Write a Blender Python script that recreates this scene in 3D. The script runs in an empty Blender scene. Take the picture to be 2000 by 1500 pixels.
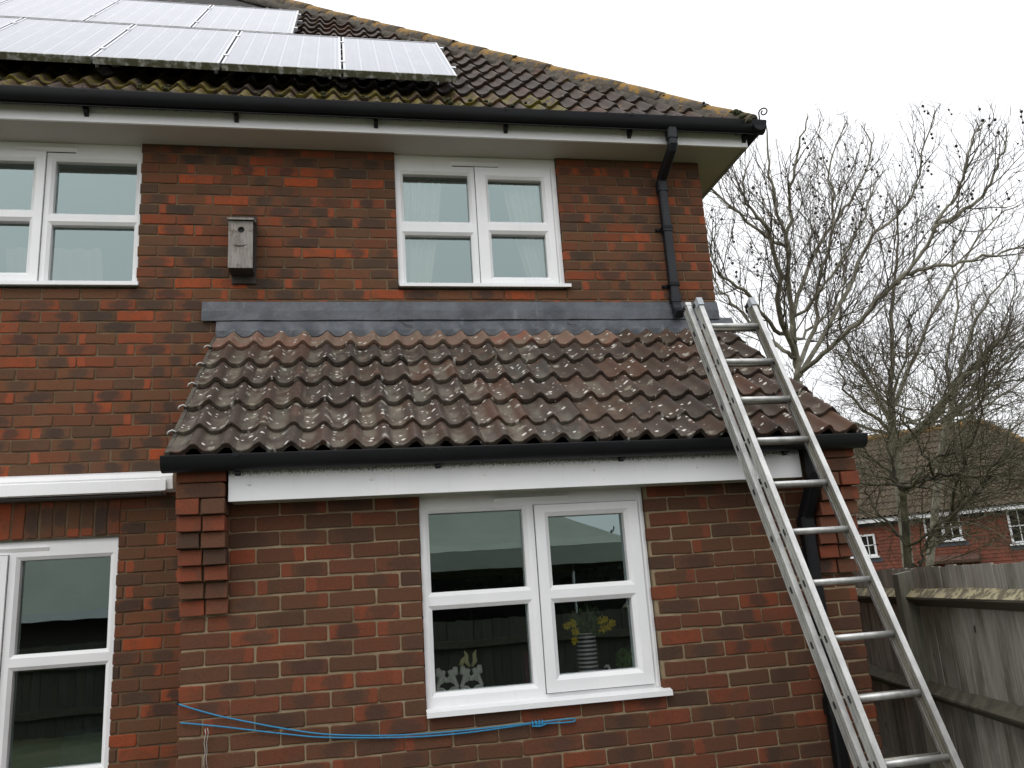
import bpy, bmesh, math, random
from mathutils import Vector, Matrix, noise
random.seed(7)
R = random.random
def U(a, b): return a + (b - a) * random.random()
scene = bpy.context.scene
COL = scene.collection

# ------------------------------------------------------------------ camera
F_PX, PITCH, YAW, ROLL = 1650.0, math.radians(13.9019), math.radians(11.5375), math.radians(-3.8678)
CAM = Vector((-2.6905, -5.4860, 1.6058))
_f = Vector((math.sin(YAW) * math.cos(PITCH), math.cos(YAW) * math.cos(PITCH), math.sin(PITCH)))
_r = Vector((math.cos(YAW), -math.sin(YAW), 0))
_u = _r.cross(_f)
RR = math.cos(ROLL) * _r + math.sin(ROLL) * _u
UU = -math.sin(ROLL) * _r + math.cos(ROLL) * _u
cam_data = bpy.data.cameras.new('camera')
cam_data.sensor_width = 36.0
cam_data.lens = F_PX / 2000.0 * 36.0
cam_data.clip_start, cam_data.clip_end = 0.05, 2000.0
cam = bpy.data.objects.new('camera', cam_data)
COL.objects.link(cam)
m = Matrix((RR, UU, -_f)).transposed().to_4x4()
m.translation = CAM
cam.matrix_world = m
scene.camera = cam

def project(p):
    d = Vector(p) - CAM
    z = d.dot(_f)
    if z < 0.05: return None
    return 1000 + F_PX * d.dot(RR) / z, 750 - F_PX * d.dot(UU) / z, z

# ------------------------------------------------------------------ sky, sun, exposure
SUN_EL, SUN_AZ = math.radians(48), math.radians(215)
world = bpy.data.worlds.new('World')
scene.world = world
world.use_nodes = True
nt = world.node_tree
for n_ in list(nt.nodes): nt.nodes.remove(n_)
out = nt.nodes.new('ShaderNodeOutputWorld')
bg = nt.nodes.new('ShaderNodeBackground')
sky = nt.nodes.new('ShaderNodeTexSky')
sky.sky_type = 'NISHITA'
sky.sun_disc = False
sky.sun_elevation = SUN_EL
sky.sun_rotation = SUN_AZ
sky.air_density, sky.dust_density, sky.ozone_density = 1.0, 4.0, 1.0
hsv = nt.nodes.new('ShaderNodeHueSaturation')
hsv.inputs['Saturation'].default_value = 0.18
nt.links.new(sky.outputs[0], hsv.inputs['Color'])
# the overcast layer: brighter overhead than at the horizon
tc = nt.nodes.new('ShaderNodeTexCoord')
sep = nt.nodes.new('ShaderNodeSeparateXYZ')
nt.links.new(tc.outputs['Generated'], sep.inputs[0])
mx = nt.nodes.new('ShaderNodeMath'); mx.operation = 'MAXIMUM'; mx.inputs[1].default_value = 0.0
nt.links.new(sep.outputs['Z'], mx.inputs[0])
ma = nt.nodes.new('ShaderNodeMath'); ma.operation = 'MULTIPLY_ADD'
ma.inputs[1].default_value, ma.inputs[2].default_value = 0.34, 0.66
nt.links.new(mx.outputs[0], ma.inputs[0])
cl = nt.nodes.new('ShaderNodeVectorMath'); cl.operation = 'SCALE'
cl.inputs[0].default_value = (13.3, 13.5, 13.9)
nt.links.new(ma.outputs[0], cl.inputs['Scale'])
mixs = nt.nodes.new('ShaderNodeMix'); mixs.data_type = 'RGBA'
mixs.inputs['Factor'].default_value = 0.88
nt.links.new(hsv.outputs[0], mixs.inputs['A'])
nt.links.new(cl.outputs[0], mixs.inputs['B'])
nt.links.new(mixs.outputs['Result'], bg.inputs['Color'])
bg.inputs['Strength'].default_value = 0.10
nt.links.new(bg.outputs[0], out.inputs[0])

sun_d = bpy.data.lights.new('sun', 'SUN')
sun_d.energy = 0.5
sun_d.angle = math.radians(35)
sun_d.color = (1.0, 0.97, 0.93)
sun = bpy.data.objects.new('sun', sun_d)
COL.objects.link(sun)
_sd = Vector((math.sin(SUN_AZ) * math.cos(SUN_EL), math.cos(SUN_AZ) * math.cos(SUN_EL), math.sin(SUN_EL)))
sun.rotation_euler = (-_sd).to_track_quat('-Z', 'Y').to_euler()
sun.location = (0, -3, 12)

scene.view_settings.view_transform = 'Standard'
scene.view_settings.look = 'None'
scene.view_settings.gamma = 1.0
scene.view_settings.use_curve_mapping = False
scene.view_settings.exposure = 0.40
scene.cycles.use_denoising = True
scene.cycles.max_bounces = 8
scene.cycles.transparent_max_bounces = 12
scene.cycles.caustics_reflective = False
scene.cycles.caustics_refractive = False

# ------------------------------------------------------------------ mesh helpers
class MB:
    """collects faces, then links them as one mesh object"""
    def __init__(s): s.v, s.f, s.sm, s.mi = [], [], [], []
    def face(s, pts, smooth=False, mi=0):
        b = len(s.v); s.v += [tuple(p) for p in pts]
        s.f.append(tuple(range(b, b + len(pts)))); s.sm.append(smooth); s.mi.append(mi)
    def box(s, a, b, mi=0):
        x0, y0, z0 = a; x1, y1, z1 = b
        o = len(s.v)
        s.v += [(x0,y0,z0),(x1,y0,z0),(x1,y1,z0),(x0,y1,z0),(x0,y0,z1),(x1,y0,z1),(x1,y1,z1),(x0,y1,z1)]
        for q in ((0,3,2,1),(4,5,6,7),(0,1,5,4),(1,2,6,5),(2,3,7,6),(3,0,4,7)):
            s.f.append(tuple(o + i for i in q)); s.sm.append(False); s.mi.append(mi)
    def hexa(s, c8, mi=0):
        o = len(s.v); s.v += [tuple(p) for p in c8]
        for q in ((0,3,2,1),(4,5,6,7),(0,1,5,4),(1,2,6,5),(2,3,7,6),(3,0,4,7)):
            s.f.append(tuple(o + i for i in q)); s.sm.append(False); s.mi.append(mi)
    def strip(s, A, B, smooth=True, closed=False, mi=0):
        """quads between two rows of points"""
        o = len(s.v); n = len(A)
        s.v += [tuple(p) for p in A] + [tuple(p) for p in B]
        for i in range(n if closed else n - 1):
            j = (i + 1) % n
            s.f.append((o + i, o + j, o + n + j, o + n + i)); s.sm.append(smooth); s.mi.append(mi)
    def rings(s, rs, smooth=True, cap=True, mi=0):
        o = len(s.v); n = len(rs[0])
        for r_ in rs: s.v += [tuple(p) for p in r_]
        for k in range(len(rs) - 1):
            for i in range(n):
                j = (i + 1) % n
                s.f.append((o + k*n + i, o + k*n + j, o + (k+1)*n + j, o + (k+1)*n + i)); s.sm.append(smooth); s.mi.append(mi)
        if cap:
            s.f.append(tuple(o + i for i in range(n))[::-1]); s.sm.append(False); s.mi.append(mi)
            s.f.append(tuple(o + (len(rs)-1)*n + i for i in range(n))); s.sm.append(False); s.mi.append(mi)
    def tube(s, pts, rad, n=8, smooth=True, cap=True, mi=0):
        pts = [Vector(p) for p in pts]
        if not hasattr(rad, '__len__'): rad = [rad] * len(pts)
        t0 = (pts[1] - pts[0]).normalized()
        a = Vector((0, 0, 1)) if abs(t0.z) < 0.9 else Vector((1, 0, 0))
        nx = t0.cross(a).normalized()
        rs = []
        for i, p in enumerate(pts):
            t = (pts[min(i+1, len(pts)-1)] - pts[max(i-1, 0)])
            if t.length < 1e-9: t = t0
            t.normalize()
            nx = (nx - t * nx.dot(t))
            if nx.length < 1e-6: nx = t.orthogonal()
            nx.normalize()
            ny = t.cross(nx)
            rs.append([p + (nx * math.cos(2*math.pi*k/n) + ny * math.sin(2*math.pi*k/n)) * rad[i] for k in range(n)])
        s.rings(rs, smooth, cap, mi)
    def prism(s, prof, d0, d1, smooth=False, mi=0):
        """polygon prof (list of points) swept from offset d0 to d1"""
        A = [Vector(p) + Vector(d0) for p in prof]; B = [Vector(p) + Vector(d1) for p in prof]
        s.rings([A, B], smooth, True, mi)
    def ball(s, c, r, nu=8, nv=5, sz=1.0, mi=0):
        c = Vector(c); rs = []
        for j in range(nv + 1):
            t = math.pi * min(max(j / nv, 0.02), 0.98)
            rs.append([c + Vector((r*math.sin(t)*math.cos(2*math.pi*i/nu), r*math.sin(t)*math.sin(2*math.pi*i/nu), -sz*r*math.cos(t))) for i in range(nu)])
        s.rings(rs, True, True, mi)
    def mesh(s, name, mats, off=(0,0,0)):
        me = bpy.data.meshes.new(name)
        ox, oy, oz = off
        me.from_pydata([(x-ox, y-oy, z-oz) for x, y, z in s.v], [], s.f)
        me.polygons.foreach_set('use_smooth', s.sm)
        if not isinstance(mats, (list, tuple)): mats = [mats]
        for mt in mats: me.materials.append(mt)
        if len(mats) > 1: me.polygons.foreach_set('material_index', s.mi)
        me.validate()
        me.update()
        return me
    def build(s, name, mats, parent=None, loc=None, label=None, kind=None):
        """world-space mesh linked under parent (parents are never rotated)"""
        off = Vector((0,0,0))
        p = parent
        while p is not None: off += Vector(p.location); p = p.parent
        lo = Vector(loc) if loc is not None else Vector((0,0,0))
        o = bpy.data.objects.new(name, s.mesh(name, mats, off + lo))
        COL.objects.link(o); o.parent = parent; o.location = lo
        if label: o['label'] = label
        if kind: o['kind'] = kind
        return o

def tag(o, label=None, cat=None, group=None, kind=None):
    if label: o['label'] = label
    if cat: o['category'] = cat
    if group: o['group'] = group
    if kind: o['kind'] = kind
    return o
def thing(name, loc, label, cat, group=None):
    o = bpy.data.objects.new(name, None); COL.objects.link(o)
    o.empty_display_size = 0.2; o.location = loc
    return tag(o, label, cat, group)
def piece(name, me, parent, world_loc, rot=None, scale=None, label=None):
    """one more object that shares mesh data, at a world place under an unrotated parent"""
    o = bpy.data.objects.new(name, me); COL.objects.link(o); o.parent = parent
    off = Vector((0,0,0)); p = parent
    while p is not None: off += Vector(p.location); p = p.parent
    o.location = Vector(world_loc) - off
    if rot is not None: o.rotation_euler = rot
    if scale is not None: o.scale = scale
    if label: o['label'] = label
    return o

# ------------------------------------------------------------------ materials
def new_mat(name):
    mt = bpy.data.materials.new(name); mt.use_nodes = True
    t = mt.node_tree
    for n_ in list(t.nodes): t.nodes.remove(n_)
    return mt, t
class G:
    """tiny node-graph writer"""
    def __init__(s, t): s.t = t
    def n(s, typ, ins=None, **props):
        nd = s.t.nodes.new(typ)
        for k, v in props.items(): setattr(nd, k, v)
        if ins:
            for k, v in ins.items():
                sk = nd.inputs[k]
                if hasattr(v, 'is_output') or isinstance(v, bpy.types.NodeSocket): s.t.links.new(v, sk)
                else: sk.default_value = v
        return nd
    def noise(s, vec, scale, detail=4, rough=0.55, dist=0.0):
        return s.n('ShaderNodeTexNoise', {'Vector': vec, 'Scale': scale, 'Detail': detail, 'Roughness': rough, 'Distortion': dist}).outputs['Fac']
    def ramp(s, fac, stops, interp='LINEAR'):
        nd = s.n('ShaderNodeValToRGB', {'Fac': fac}); cr = nd.color_ramp; cr.interpolation = interp
        while len(cr.elements) < len(stops): cr.elements.new(0.5)
        for e_, (p, c) in zip(cr.elements, stops):
            e_.position = p
            e_.color = (c, c, c, 1) if isinstance(c, (int, float)) else (c[0], c[1], c[2], 1)
        return nd.outputs['Color']
    def step(s, fac, a, b):
        return s.n('ShaderNodeMapRange', {'Value': fac, 'From Min': a, 'From Max': b}, interpolation_type='SMOOTHSTEP').outputs['Result']
    def mix(s, fac, a, b, blend='MIX'):
        nd = s.n('ShaderNodeMix', data_type='RGBA', blend_type=blend)
        for k, v in (('Factor', fac), ('A', a), ('B', b)):
            sk = nd.inputs[k] if k == 'Factor' else [i for i in nd.inputs if i.name == k and i.type == 'RGBA'][0]
            if isinstance(v, bpy.types.NodeSocket): s.t.links.new(v, sk)
            else: sk.default_value = v if k == 'Factor' else (v[0], v[1], v[2], 1)
        return [o for o in nd.outputs if o.type == 'RGBA'][0]
    def math(s, op, a, b=0.0, c=0.0):
        nd = s.n('ShaderNodeMath', operation=op)
        for i, v in enumerate((a, b, c)):
            if isinstance(v, bpy.types.NodeSocket): s.t.links.new(v, nd.inputs[i])
            else: nd.inputs[i].default_value = v
        return nd.outputs[0]
    def mapv(s, vec, scale=(1,1,1), loc=(0,0,0)):
        return s.n('ShaderNodeMapping', {'Vector': vec, 'Scale': scale, 'Location': loc}).outputs[0]
    def bump(s, h, strength=0.3, dist=0.004):
        return s.n('ShaderNodeBump', {'Height': h, 'Strength': strength, 'Distance': dist}).outputs['Normal']
    def principled(s, color, rough=0.6, bump=None, **kw):
        ins = {'Base Color': color if isinstance(color, bpy.types.NodeSocket) else (*color, 1), 'Roughness': rough}
        if bump is not None: ins['Normal'] = bump
        ins.update(kw)
        p = s.n('ShaderNodeBsdfPrincipled', ins)
        o = s.n('ShaderNodeOutputMaterial', {'Surface': p.outputs[0]})
        return p
    def obj(s): return s.n('ShaderNodeTexCoord').outputs['Object']
    def pos(s): return s.n('ShaderNodeNewGeometry').outputs['Position']
    def rnd(s): return s.n('ShaderNodeObjectInfo').outputs['Random']

def wn(g, val, w):
    """a fresh random colour from one random value"""
    nd = g.n('ShaderNodeTexWhiteNoise', {'W': g.math('MULTIPLY_ADD', val, 917.0, w)}, noise_dimensions='1D')
    sp = g.n('ShaderNodeSeparateColor', {'Color': nd.outputs['Color']})
    return sp.outputs[0], sp.outputs[1], sp.outputs[2]

def brick_mat(name, from_attr, red=0.0, low=False):
    mt, t = new_mat(name); g = G(t)
    if from_attr:
        v = g.n('ShaderNodeAttribute', attribute_name='local_place').outputs['Vector']
        r0 = g.n('ShaderNodeAttribute', attribute_name='chance').outputs['Fac']
    else:
        v = g.obj(); r0 = g.rnd()
    a, b, c = wn(g, r0, 1.3); d, e_, f_ = wn(g, r0, 7.7)
    off = g.n('ShaderNodeCombineXYZ', {'X': g.math('MULTIPLY', a, 40.0), 'Y': g.math('MULTIPLY', b, 40.0), 'Z': g.math('MULTIPLY', c, 40.0)}).outputs[0]
    vv = g.n('ShaderNodeVectorMath', {0: v, 1: off}, operation='ADD').outputs[0]
    if red > 0.5:
        base = g.ramp(a, [(0.0, (.185,.060,.035)), (.3, (.23,.064,.034)), (.5, (.150,.060,.038)), (.75, (.115,.066,.042)), (1.0, (.20,.064,.036))])
    else:
        base = g.ramp(a, [(0.0, (.108,.058,.033)), (.20, (.128,.063,.034)), (.36, (.148,.056,.031)), (.50, (.104,.058,.034)), (.64, (.078,.048,.032)),
                          (.76, (.158,.054,.029)), (.88, (.205,.058,.028)), (.95, (.26,.064,.027)), (1.0, (.30,.068,.026))])
    base = g.mix(g.math('MULTIPLY', g.step(g.noise(vv, 14.0, 4, .65), .46, .66), .55), base, g.mix(e_, (.160,.054,.029), (.086,.055,.035)))
    n1 = g.noise(vv, 9.0, 3)
    base = g.mix(g.step(n1, .35, .75), base, g.mix(0.5, base, (.10,.062,.042)))
    # orange ends where bricks touched the flame
    sx = g.n('ShaderNodeSeparateXYZ', {'Vector': v})
    nw = g.math('MULTIPLY_ADD', g.noise(vv, 22.0, 3), 0.05, -0.025)
    xx = g.math('ADD', g.math('MULTIPLY', sx.outputs[0], g.math('SIGN', g.math('SUBTRACT', b, .5))), nw)
    endm = g.math('MULTIPLY', g.step(xx, .058, .068), g.step(c, .77, .79))
    base = g.mix(g.math('MULTIPLY', endm, .80), base, (.25,.068,.034))
    # burnt blue-grey heart
    cx = g.math('MULTIPLY', g.math('SUBTRACT', d, .5), .06)
    dx = g.math('DIVIDE', g.math('SUBTRACT', sx.outputs[0], cx), g.math('MULTIPLY_ADD', e_, .06, .045))
    dz = g.math('DIVIDE', sx.outputs[2], .042)
    rr = g.math('SQRT', g.math('ADD', g.math('MULTIPLY', dx, dx), g.math('MULTIPLY', dz, dz)))
    rr = g.math('ADD', rr, g.math('MULTIPLY_ADD', g.noise(vv, 24.0, 5, .72), 1.9, -.95))
    blot = g.math('MULTIPLY', g.step(rr, 1.25, .55), g.step(f_, .50 if red < .5 else .93, .60 if red < .5 else .95))
    base = g.mix(g.math('MULTIPLY', blot, .80), base, g.mix(b, (.043,.036,.032), (.072,.050,.037)))
    if low: base = g.mix(.42, base, g.mix(d, (.062,.040,.029), (.098,.052,.035)))       # the lean-to was built of a browner batch
    base = g.mix(1.0, base, (1.03,.92,.87) if low else (.92,.87,.85) if red > .5 else (1.08,1.02,.97), 'MULTIPLY')
    # slow weathering across the whole wall
    wv = g.noise(g.mapv(g.pos(), (1, 1, .6)), 1.7, 4, .6)
    base = g.mix(g.step(wv, .55, .78), base, g.mix(.45, base, (.060,.048,.036)))
    base = g.mix(g.step(wv, .42, .22), base, g.mix(.25, base, (.20,.125,.075)))
    # pits and grime
    pit = g.step(g.noise(vv, 95.0, 3, .7), .66, .74)
    base = g.mix(g.math('MULTIPLY', pit, .55), base, (.035,.028,.024))
    fine = g.noise(vv, 170.0, 3, .7)
    base = g.mix(.35, base, g.ramp(fine, [(.25, .25), (.75, .95)]), 'OVERLAY')
    smear = g.step(g.noise(vv, 34.0, 4, .7), .70, .80)
    base = g.mix(g.math('MULTIPLY', smear, .28), base, (.30,.24,.17))
    h = g.math('ADD', g.math('MULTIPLY', g.noise(vv, 60.0, 4, .65), .6), g.math('MULTIPLY', fine, .4))
    g.principled(base, .92, g.bump(h, .7, .004), **{'Specular IOR Level': .12})
    return mt

def simple(name, color, rough=.6, nscale=None, namp=.25, bscale=None, bstr=.3, bdist=.003, dark=None, **kw):
    mt, t = new_mat(name); g = G(t)
    v = g.pos()
    col = (*color, 1)
    if nscale:
        f = g.noise(v, nscale, 5, .6)
        dk = dark or tuple(c * (1 - namp) for c in color)
        col = g.mix(g.step(f, .3, .7), dk, color)
    bp = g.bump(g.noise(v, bscale, 4, .6), bstr, bdist) if bscale else None
    g.principled(col if isinstance(col, bpy.types.NodeSocket) else color, rough, bp, **kw)
    return mt

M = {}
M['brick'] = brick_mat('stock_brick', False)
M['brick_s'] = brick_mat('stock_brick_courses', True)
M['brick_low'] = brick_mat('brown_brick', False, 0.0, True)
M['brick_low_s'] = brick_mat('brown_brick_courses', True, 0.0, True)
M['red_brick'] = brick_mat('red_corbel_brick', False, 1.0)

def mortar_mat(name, c1, c2):
    mt, t = new_mat(name); g = G(t); v = g.pos()
    col = g.mix(g.step(g.noise(v, 7.0, 4), .3, .7), c1, c2)
    col = g.mix(g.math('MULTIPLY', g.step(g.noise(v, 60.0, 4, .7), .58, .72), .5), col, tuple(c * .45 for c in c1))
    g.principled(col, .95, g.bump(g.noise(v, 180.0, 4, .7), .9, .004), **{'Specular IOR Level': .1})
    return mt
M['mortar_up'] = mortar_mat('brown_mortar', (.120,.082,.050), (.180,.130,.080))
M['mortar_low'] = mortar_mat('sandy_mortar', (.215,.162,.100), (.345,.272,.172))

def pvc_mat(name, grime_shade=0.0):
    mt, t = new_mat(name); g = G(t); v = g.pos()
    col = g.mix(g.step(g.noise(v, 3.0, 3), .3, .75), (.82,.825,.83), (.88,.88,.88))
    if grime_shade > 0:
        o = g.obj(); sz = g.n('ShaderNodeSeparateXYZ', {'Vector': o}).outputs[2]
        sp = g.noise(v, 130.0, 3, .75)
        m1 = g.math('MULTIPLY_ADD', sz, 9.0 * grime_shade, .70)        # top edge darkened in colour: algae specks plus painted shade of the gutter
        msk = g.step(g.math('SUBTRACT', m1, sp), .12, .28)
        col = g.mix(g.math('MULTIPLY', msk, .8), col, (.13,.135,.12))
        col = g.mix(g.math('MULTIPLY', g.step(g.noise(v, 40.0, 4, .7), .62, .74), .25), col, (.30,.30,.26))
    run = g.noise(g.mapv(v, (1, 1, .10)), 38.0, 4, .7)
    col = g.mix(g.math('MULTIPLY', g.step(run, .56, .74), .10), col, (.42,.41,.36))
    col = g.mix(g.math('MULTIPLY', g.step(g.noise(v, 70.0, 3, .75), .66, .76), .25), col, (.30,.29,.25))
    g.principled(col, g.math('MULTIPLY_ADD', run, .25, .22), g.bump(g.noise(v, 9.0, 3), .06, .004))
    return mt
def lead_mat():
    mt, t = new_mat('lead_sheet'); g = G(t); v = g.pos()
    col = g.mix(g.step(g.noise(v, 5.0, 5, .65), .32, .68), (.048,.054,.063), (.092,.100,.112))
    col = g.mix(g.math('MULTIPLY', g.step(g.noise(g.mapv(v, (1, 1, .3)), 20.0, 5, .7), .58, .72), .45), col, (.19,.20,.21))
    col = g.mix(g.math('MULTIPLY', g.step(g.noise(v, 46.0, 4, .7), .62, .72), .4), col, (.035,.038,.042))
    g.principled(col, g.math('MULTIPLY_ADD', g.noise(v, 11.0, 4), .3, .36), g.bump(g.math('ADD', g.noise(v, 12.0, 3, .5), g.math('MULTIPLY', g.noise(v, 45.0, 3), .3)), .75, .010), Metallic=.15)
    return mt
M['pvc'] = pvc_mat('white_plastic')
M['pvc_grime_shade'] = pvc_mat('speckled_white_fascia', 1.0)
M['soffit'] = simple('cream_soffit', (.46,.44,.39), .6, 2.2, .10, 40, .05)
M['black'] = simple('black_plastic', (.007,.0075,.009), .5, 6.0, .3, 60, .08, **{'Specular IOR Level': .22})
M['pipe'] = simple('slate_grey_plastic', (.016,.018,.022), .45, 5.0, .35, 60, .08, **{'Specular IOR Level': .30})
M['lead'] = lead_mat()

def alu_mat(name, c=(.62,.62,.60)):
    mt, t = new_mat(name); g = G(t); v = g.obj()
    f = g.noise(g.mapv(v, (1,1,.35)), 22.0, 5, .65)
    col = g.mix(g.step(f, .32, .68), tuple(x * .72 for x in c), c)
    sp = g.step(g.noise(v, 120.0, 3, .7), .66, .74)
    col = g.mix(g.math('MULTIPLY', sp, .5), col, (.12,.115,.10))
    g.principled(col, g.math('MULTIPLY_ADD', f, .25, .30), g.bump(f, .08, .002), Metallic=.65)
    return mt
M['alu'] = alu_mat('weathered_aluminium')
M['alu_dark'] = alu_mat('stained_aluminium', (.34,.33,.28))
M['alu_frame'] = simple('panel_frame_metal', (.66,.67,.70), .3, 12, .15, Metallic=.6)

def tile_mat(name, kind):
    mt, t = new_mat(name); g = G(t)
    v = g.obj(); r0 = g.rnd(); a, b, c = wn(g, r0, 3.1)
    off = g.n('ShaderNodeCombineXYZ', {'X': g.math('MULTIPLY', a, 30.0), 'Y': g.math('MULTIPLY', b, 30.0), 'Z': g.math('MULTIPLY', c, 30.0)}).outputs[0]
    vv = g.n('ShaderNodeVectorMath', {0: v, 1: off}, operation='ADD').outputs[0]
    if kind == 'clean':
        base = g.ramp(a, [(0, (.215,.120,.085)), (.4, (.225,.140,.100)), (.7, (.195,.125,.095)), (1, (.245,.112,.075))])
        base = g.mix(g.step(g.noise(vv, 7.0, 4, .6), .42, .68), base, (.190,.145,.105))
        sz = g.n('ShaderNodeSeparateXYZ', {'Vector': v})
    else:
        base = g.ramp(a, [(0, (.066,.047,.036)), (.35, (.055,.043,.036)), (.6, (.080,.052,.036)), (.8, (.066,.045,.034)), (1, (.108,.056,.036))])
        base = g.mix(g.step(g.noise(vv, 6.0, 4, .6), .45, .70), base, g.mix(b, (.055,.048,.045), (.125,.076,.052)))
        base = g.mix(g.math('MULTIPLY', g.step(g.noise(vv, 10.0, 5, .65), .60, .70), g.math('MULTIPLY', c, .75)), base, (.27,.115,.07))
    if kind in ('lean', 'dry'):      # sky sheen in the troughs, painted into the base colour
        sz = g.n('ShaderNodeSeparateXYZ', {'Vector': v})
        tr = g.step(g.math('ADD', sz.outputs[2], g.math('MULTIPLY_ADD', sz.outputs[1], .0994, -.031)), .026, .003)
        sheen = g.math('MULTIPLY', g.math('MULTIPLY', tr, g.step(g.noise(vv, 9.0, 4, .6), .36, .62)), .65 if kind == 'lean' else .22)
        base = g.mix(sheen, base, g.mix(b, (.205,.180,.135), (.15,.145,.115)))
    base = g.mix(1.0, base, (.84,.84,.84), 'MULTIPLY')
    fine = g.noise(vv, 240.0, 3, .7)
    base = g.mix(.45, base, g.ramp(fine, [(.25, .2), (.75, .95)]), 'OVERLAY')
    rough = .58
    if kind in ('lean', 'clean', 'dry'):
        # pale lichen dabs
        vo = g.n('ShaderNodeTexVoronoi', {'Vector': g.mapv(vv, (1, 1, .25)), 'Scale': 33.0, 'Randomness': 1.0})
        keep = g.n('ShaderNodeSeparateColor', {'Color': vo.outputs['Color']})
        warp = g.math('ADD', vo.outputs['Distance'], g.math('MULTIPLY_ADD', g.noise(vv, 90.0, 3), .5, -.25))
        siz = g.math('MULTIPLY_ADD', g.math('POWER', keep.outputs[1], 2.0), .42, .09)
        dab = g.step(warp, siz, g.math('MULTIPLY', siz, .55))
        dens = g.math('ADD', g.math('MULTIPLY', g.noise(vv, 5.0, 3, .6), .55), g.math('MULTIPLY', g.noise(g.pos(), 1.6, 3, .6), .45))
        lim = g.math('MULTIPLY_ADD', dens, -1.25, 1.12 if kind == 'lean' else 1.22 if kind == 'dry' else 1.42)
        dab = g.math('MULTIPLY', dab, g.step(keep.outputs[0], lim, g.math('ADD', lim, .05)))
        base = g.mix(g.math('MULTIPLY', dab, .95), base, (.66,.64,.58))
        vb = g.n('ShaderNodeTexVoronoi', {'Vector': g.mapv(vv, (1, .8, .25)), 'Scale': 13.0})
        kb = g.n('ShaderNodeSeparateColor', {'Color': vb.outputs['Color']})
        wb = g.math('ADD', vb.outputs['Distance'], g.math('MULTIPLY_ADD', g.noise(vv, 60.0, 5, .75), 1.0, -.5))
        crust = g.math('MULTIPLY', g.step(wb, .30, .12), g.step(kb.outputs[0], .62, .66))
        base = g.mix(g.math('MULTIPLY', crust, .75), base, g.mix(kb.outputs[1], (.40,.385,.33), (.27,.245,.185)))
        spk = g.step(g.noise(vv, 150.0, 3, .8), .67, .72)
        base = g.mix(g.math('MULTIPLY', spk, .6), base, (.45,.43,.38))
    if kind in ('moss', 'lichen', 'main'):
        on = g.step(g.noise(vv, 13.0, 4, .65), .44 if kind == 'moss' else .60, .58 if kind == 'moss' else .70)
        amt = .92 if kind == 'moss' else g.math('MULTIPLY', g.step(c, .55, .75), .80)
        base = g.mix(g.math('MULTIPLY', on, amt), base, g.mix(g.noise(vv, 50.0, 3), (.085,.090,.016), (.20,.150,.028)) if kind == 'moss' else g.mix(b, (.26,.15,.03), (.20,.16,.05)))
        vo = g.n('ShaderNodeTexVoronoi', {'Vector': vv, 'Scale': 34.0})
        keep = g.n('ShaderNodeSeparateColor', {'Color': vo.outputs['Color']})
        dab = g.math('MULTIPLY', g.step(vo.outputs['Distance'], .24, .14), g.step(keep.outputs[0], .80, .86))
        base = g.mix(g.math('MULTIPLY', dab, .7), base, (.42,.40,.35))
    h = g.math('ADD', g.math('MULTIPLY', fine, .5), g.noise(vv, 55.0, 4, .6))
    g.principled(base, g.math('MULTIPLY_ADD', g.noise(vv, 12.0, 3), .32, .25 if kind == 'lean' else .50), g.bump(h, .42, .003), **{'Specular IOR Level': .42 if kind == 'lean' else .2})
    return mt
for k in ('lean', 'dry', 'clean', 'main', 'moss'): M['tile_' + k] = tile_mat('tile_' + k, k)  # 'dry' is the duller copy, with the painted sheen fainter

def hip_mat():
    mt, t = new_mat('lichened_hip_tile'); g = G(t); v = g.pos()
    base = g.mix(g.step(g.noise(v, 12.0, 4), .35, .65), (.070,.058,.046), (.120,.100,.078))
    up = g.n('ShaderNodeSeparateXYZ', {'Vector': g.n('ShaderNodeNewGeometry').outputs['Normal']}).outputs[2]
    li = g.step(g.math('ADD', g.noise(v, 18.0, 5, .7), g.math('MULTIPLY', up, .24)), .55, .67)   # lichen likes the exposed crown
    base = g.mix(g.math('MULTIPLY', li, .9), base, g.mix(g.noise(v, 60.0, 3), (.31,.155,.016), (.25,.15,.03)))
    gr = g.step(g.noise(v, 30.0, 4, .7), .64, .72)
    base = g.mix(g.math('MULTIPLY', gr, .6), base, (.27,.27,.22))
    g.principled(base, .9, g.bump(g.noise(v, 70.0, 5, .7), .8, .008))
    return mt
M['hip'] = hip_mat()
M['moss'] = simple('dark_moss', (.05,.055,.018), .95, 40, .5, 90, 1.0, .01)
M['bedding'] = simple('weathered_bedding_mortar', (.105,.090,.068), .95, 14, .55, 60, .9, .008, dark=(.04,.034,.026))

def glass_mat(name, boost=2.6, tint=(.90,.97,.95)):
    mt, t = new_mat(name); g = G(t)
    fr = g.n('ShaderNodeFresnel', {'IOR': 1.5})
    k = g.math('MINIMUM', g.math('MULTIPLY', fr.outputs[0], boost), .95)
    tr = g.n('ShaderNodeBsdfTransparent', {'Color': (.90, .93, .92, 1)})
    wob = g.bump(g.noise(g.pos(), 3.2, 2, .5), .05, .006)        # panes are never quite flat
    gl = g.n('ShaderNodeBsdfGlossy', {'Color': (*tint, 1), 'Roughness': 0.0, 'Normal': wob})
    mx_ = g.n('ShaderNodeMixShader', {0: k, 1: tr.outputs[0], 2: gl.outputs[0]})
    g.n('ShaderNodeOutputMaterial', {'Surface': mx_.outputs[0]})
    return mt
M['glass'] = glass_mat('double_glazing', 6.5, (.80,.99,.965))
M['glass_far'] = glass_mat('far_window_glass', 2.2)
M['gasket'] = simple('grey_gasket', (.10,.10,.10), .7)
M['slot'] = simple('vent_slot', (.02,.02,.02), .8)

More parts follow.
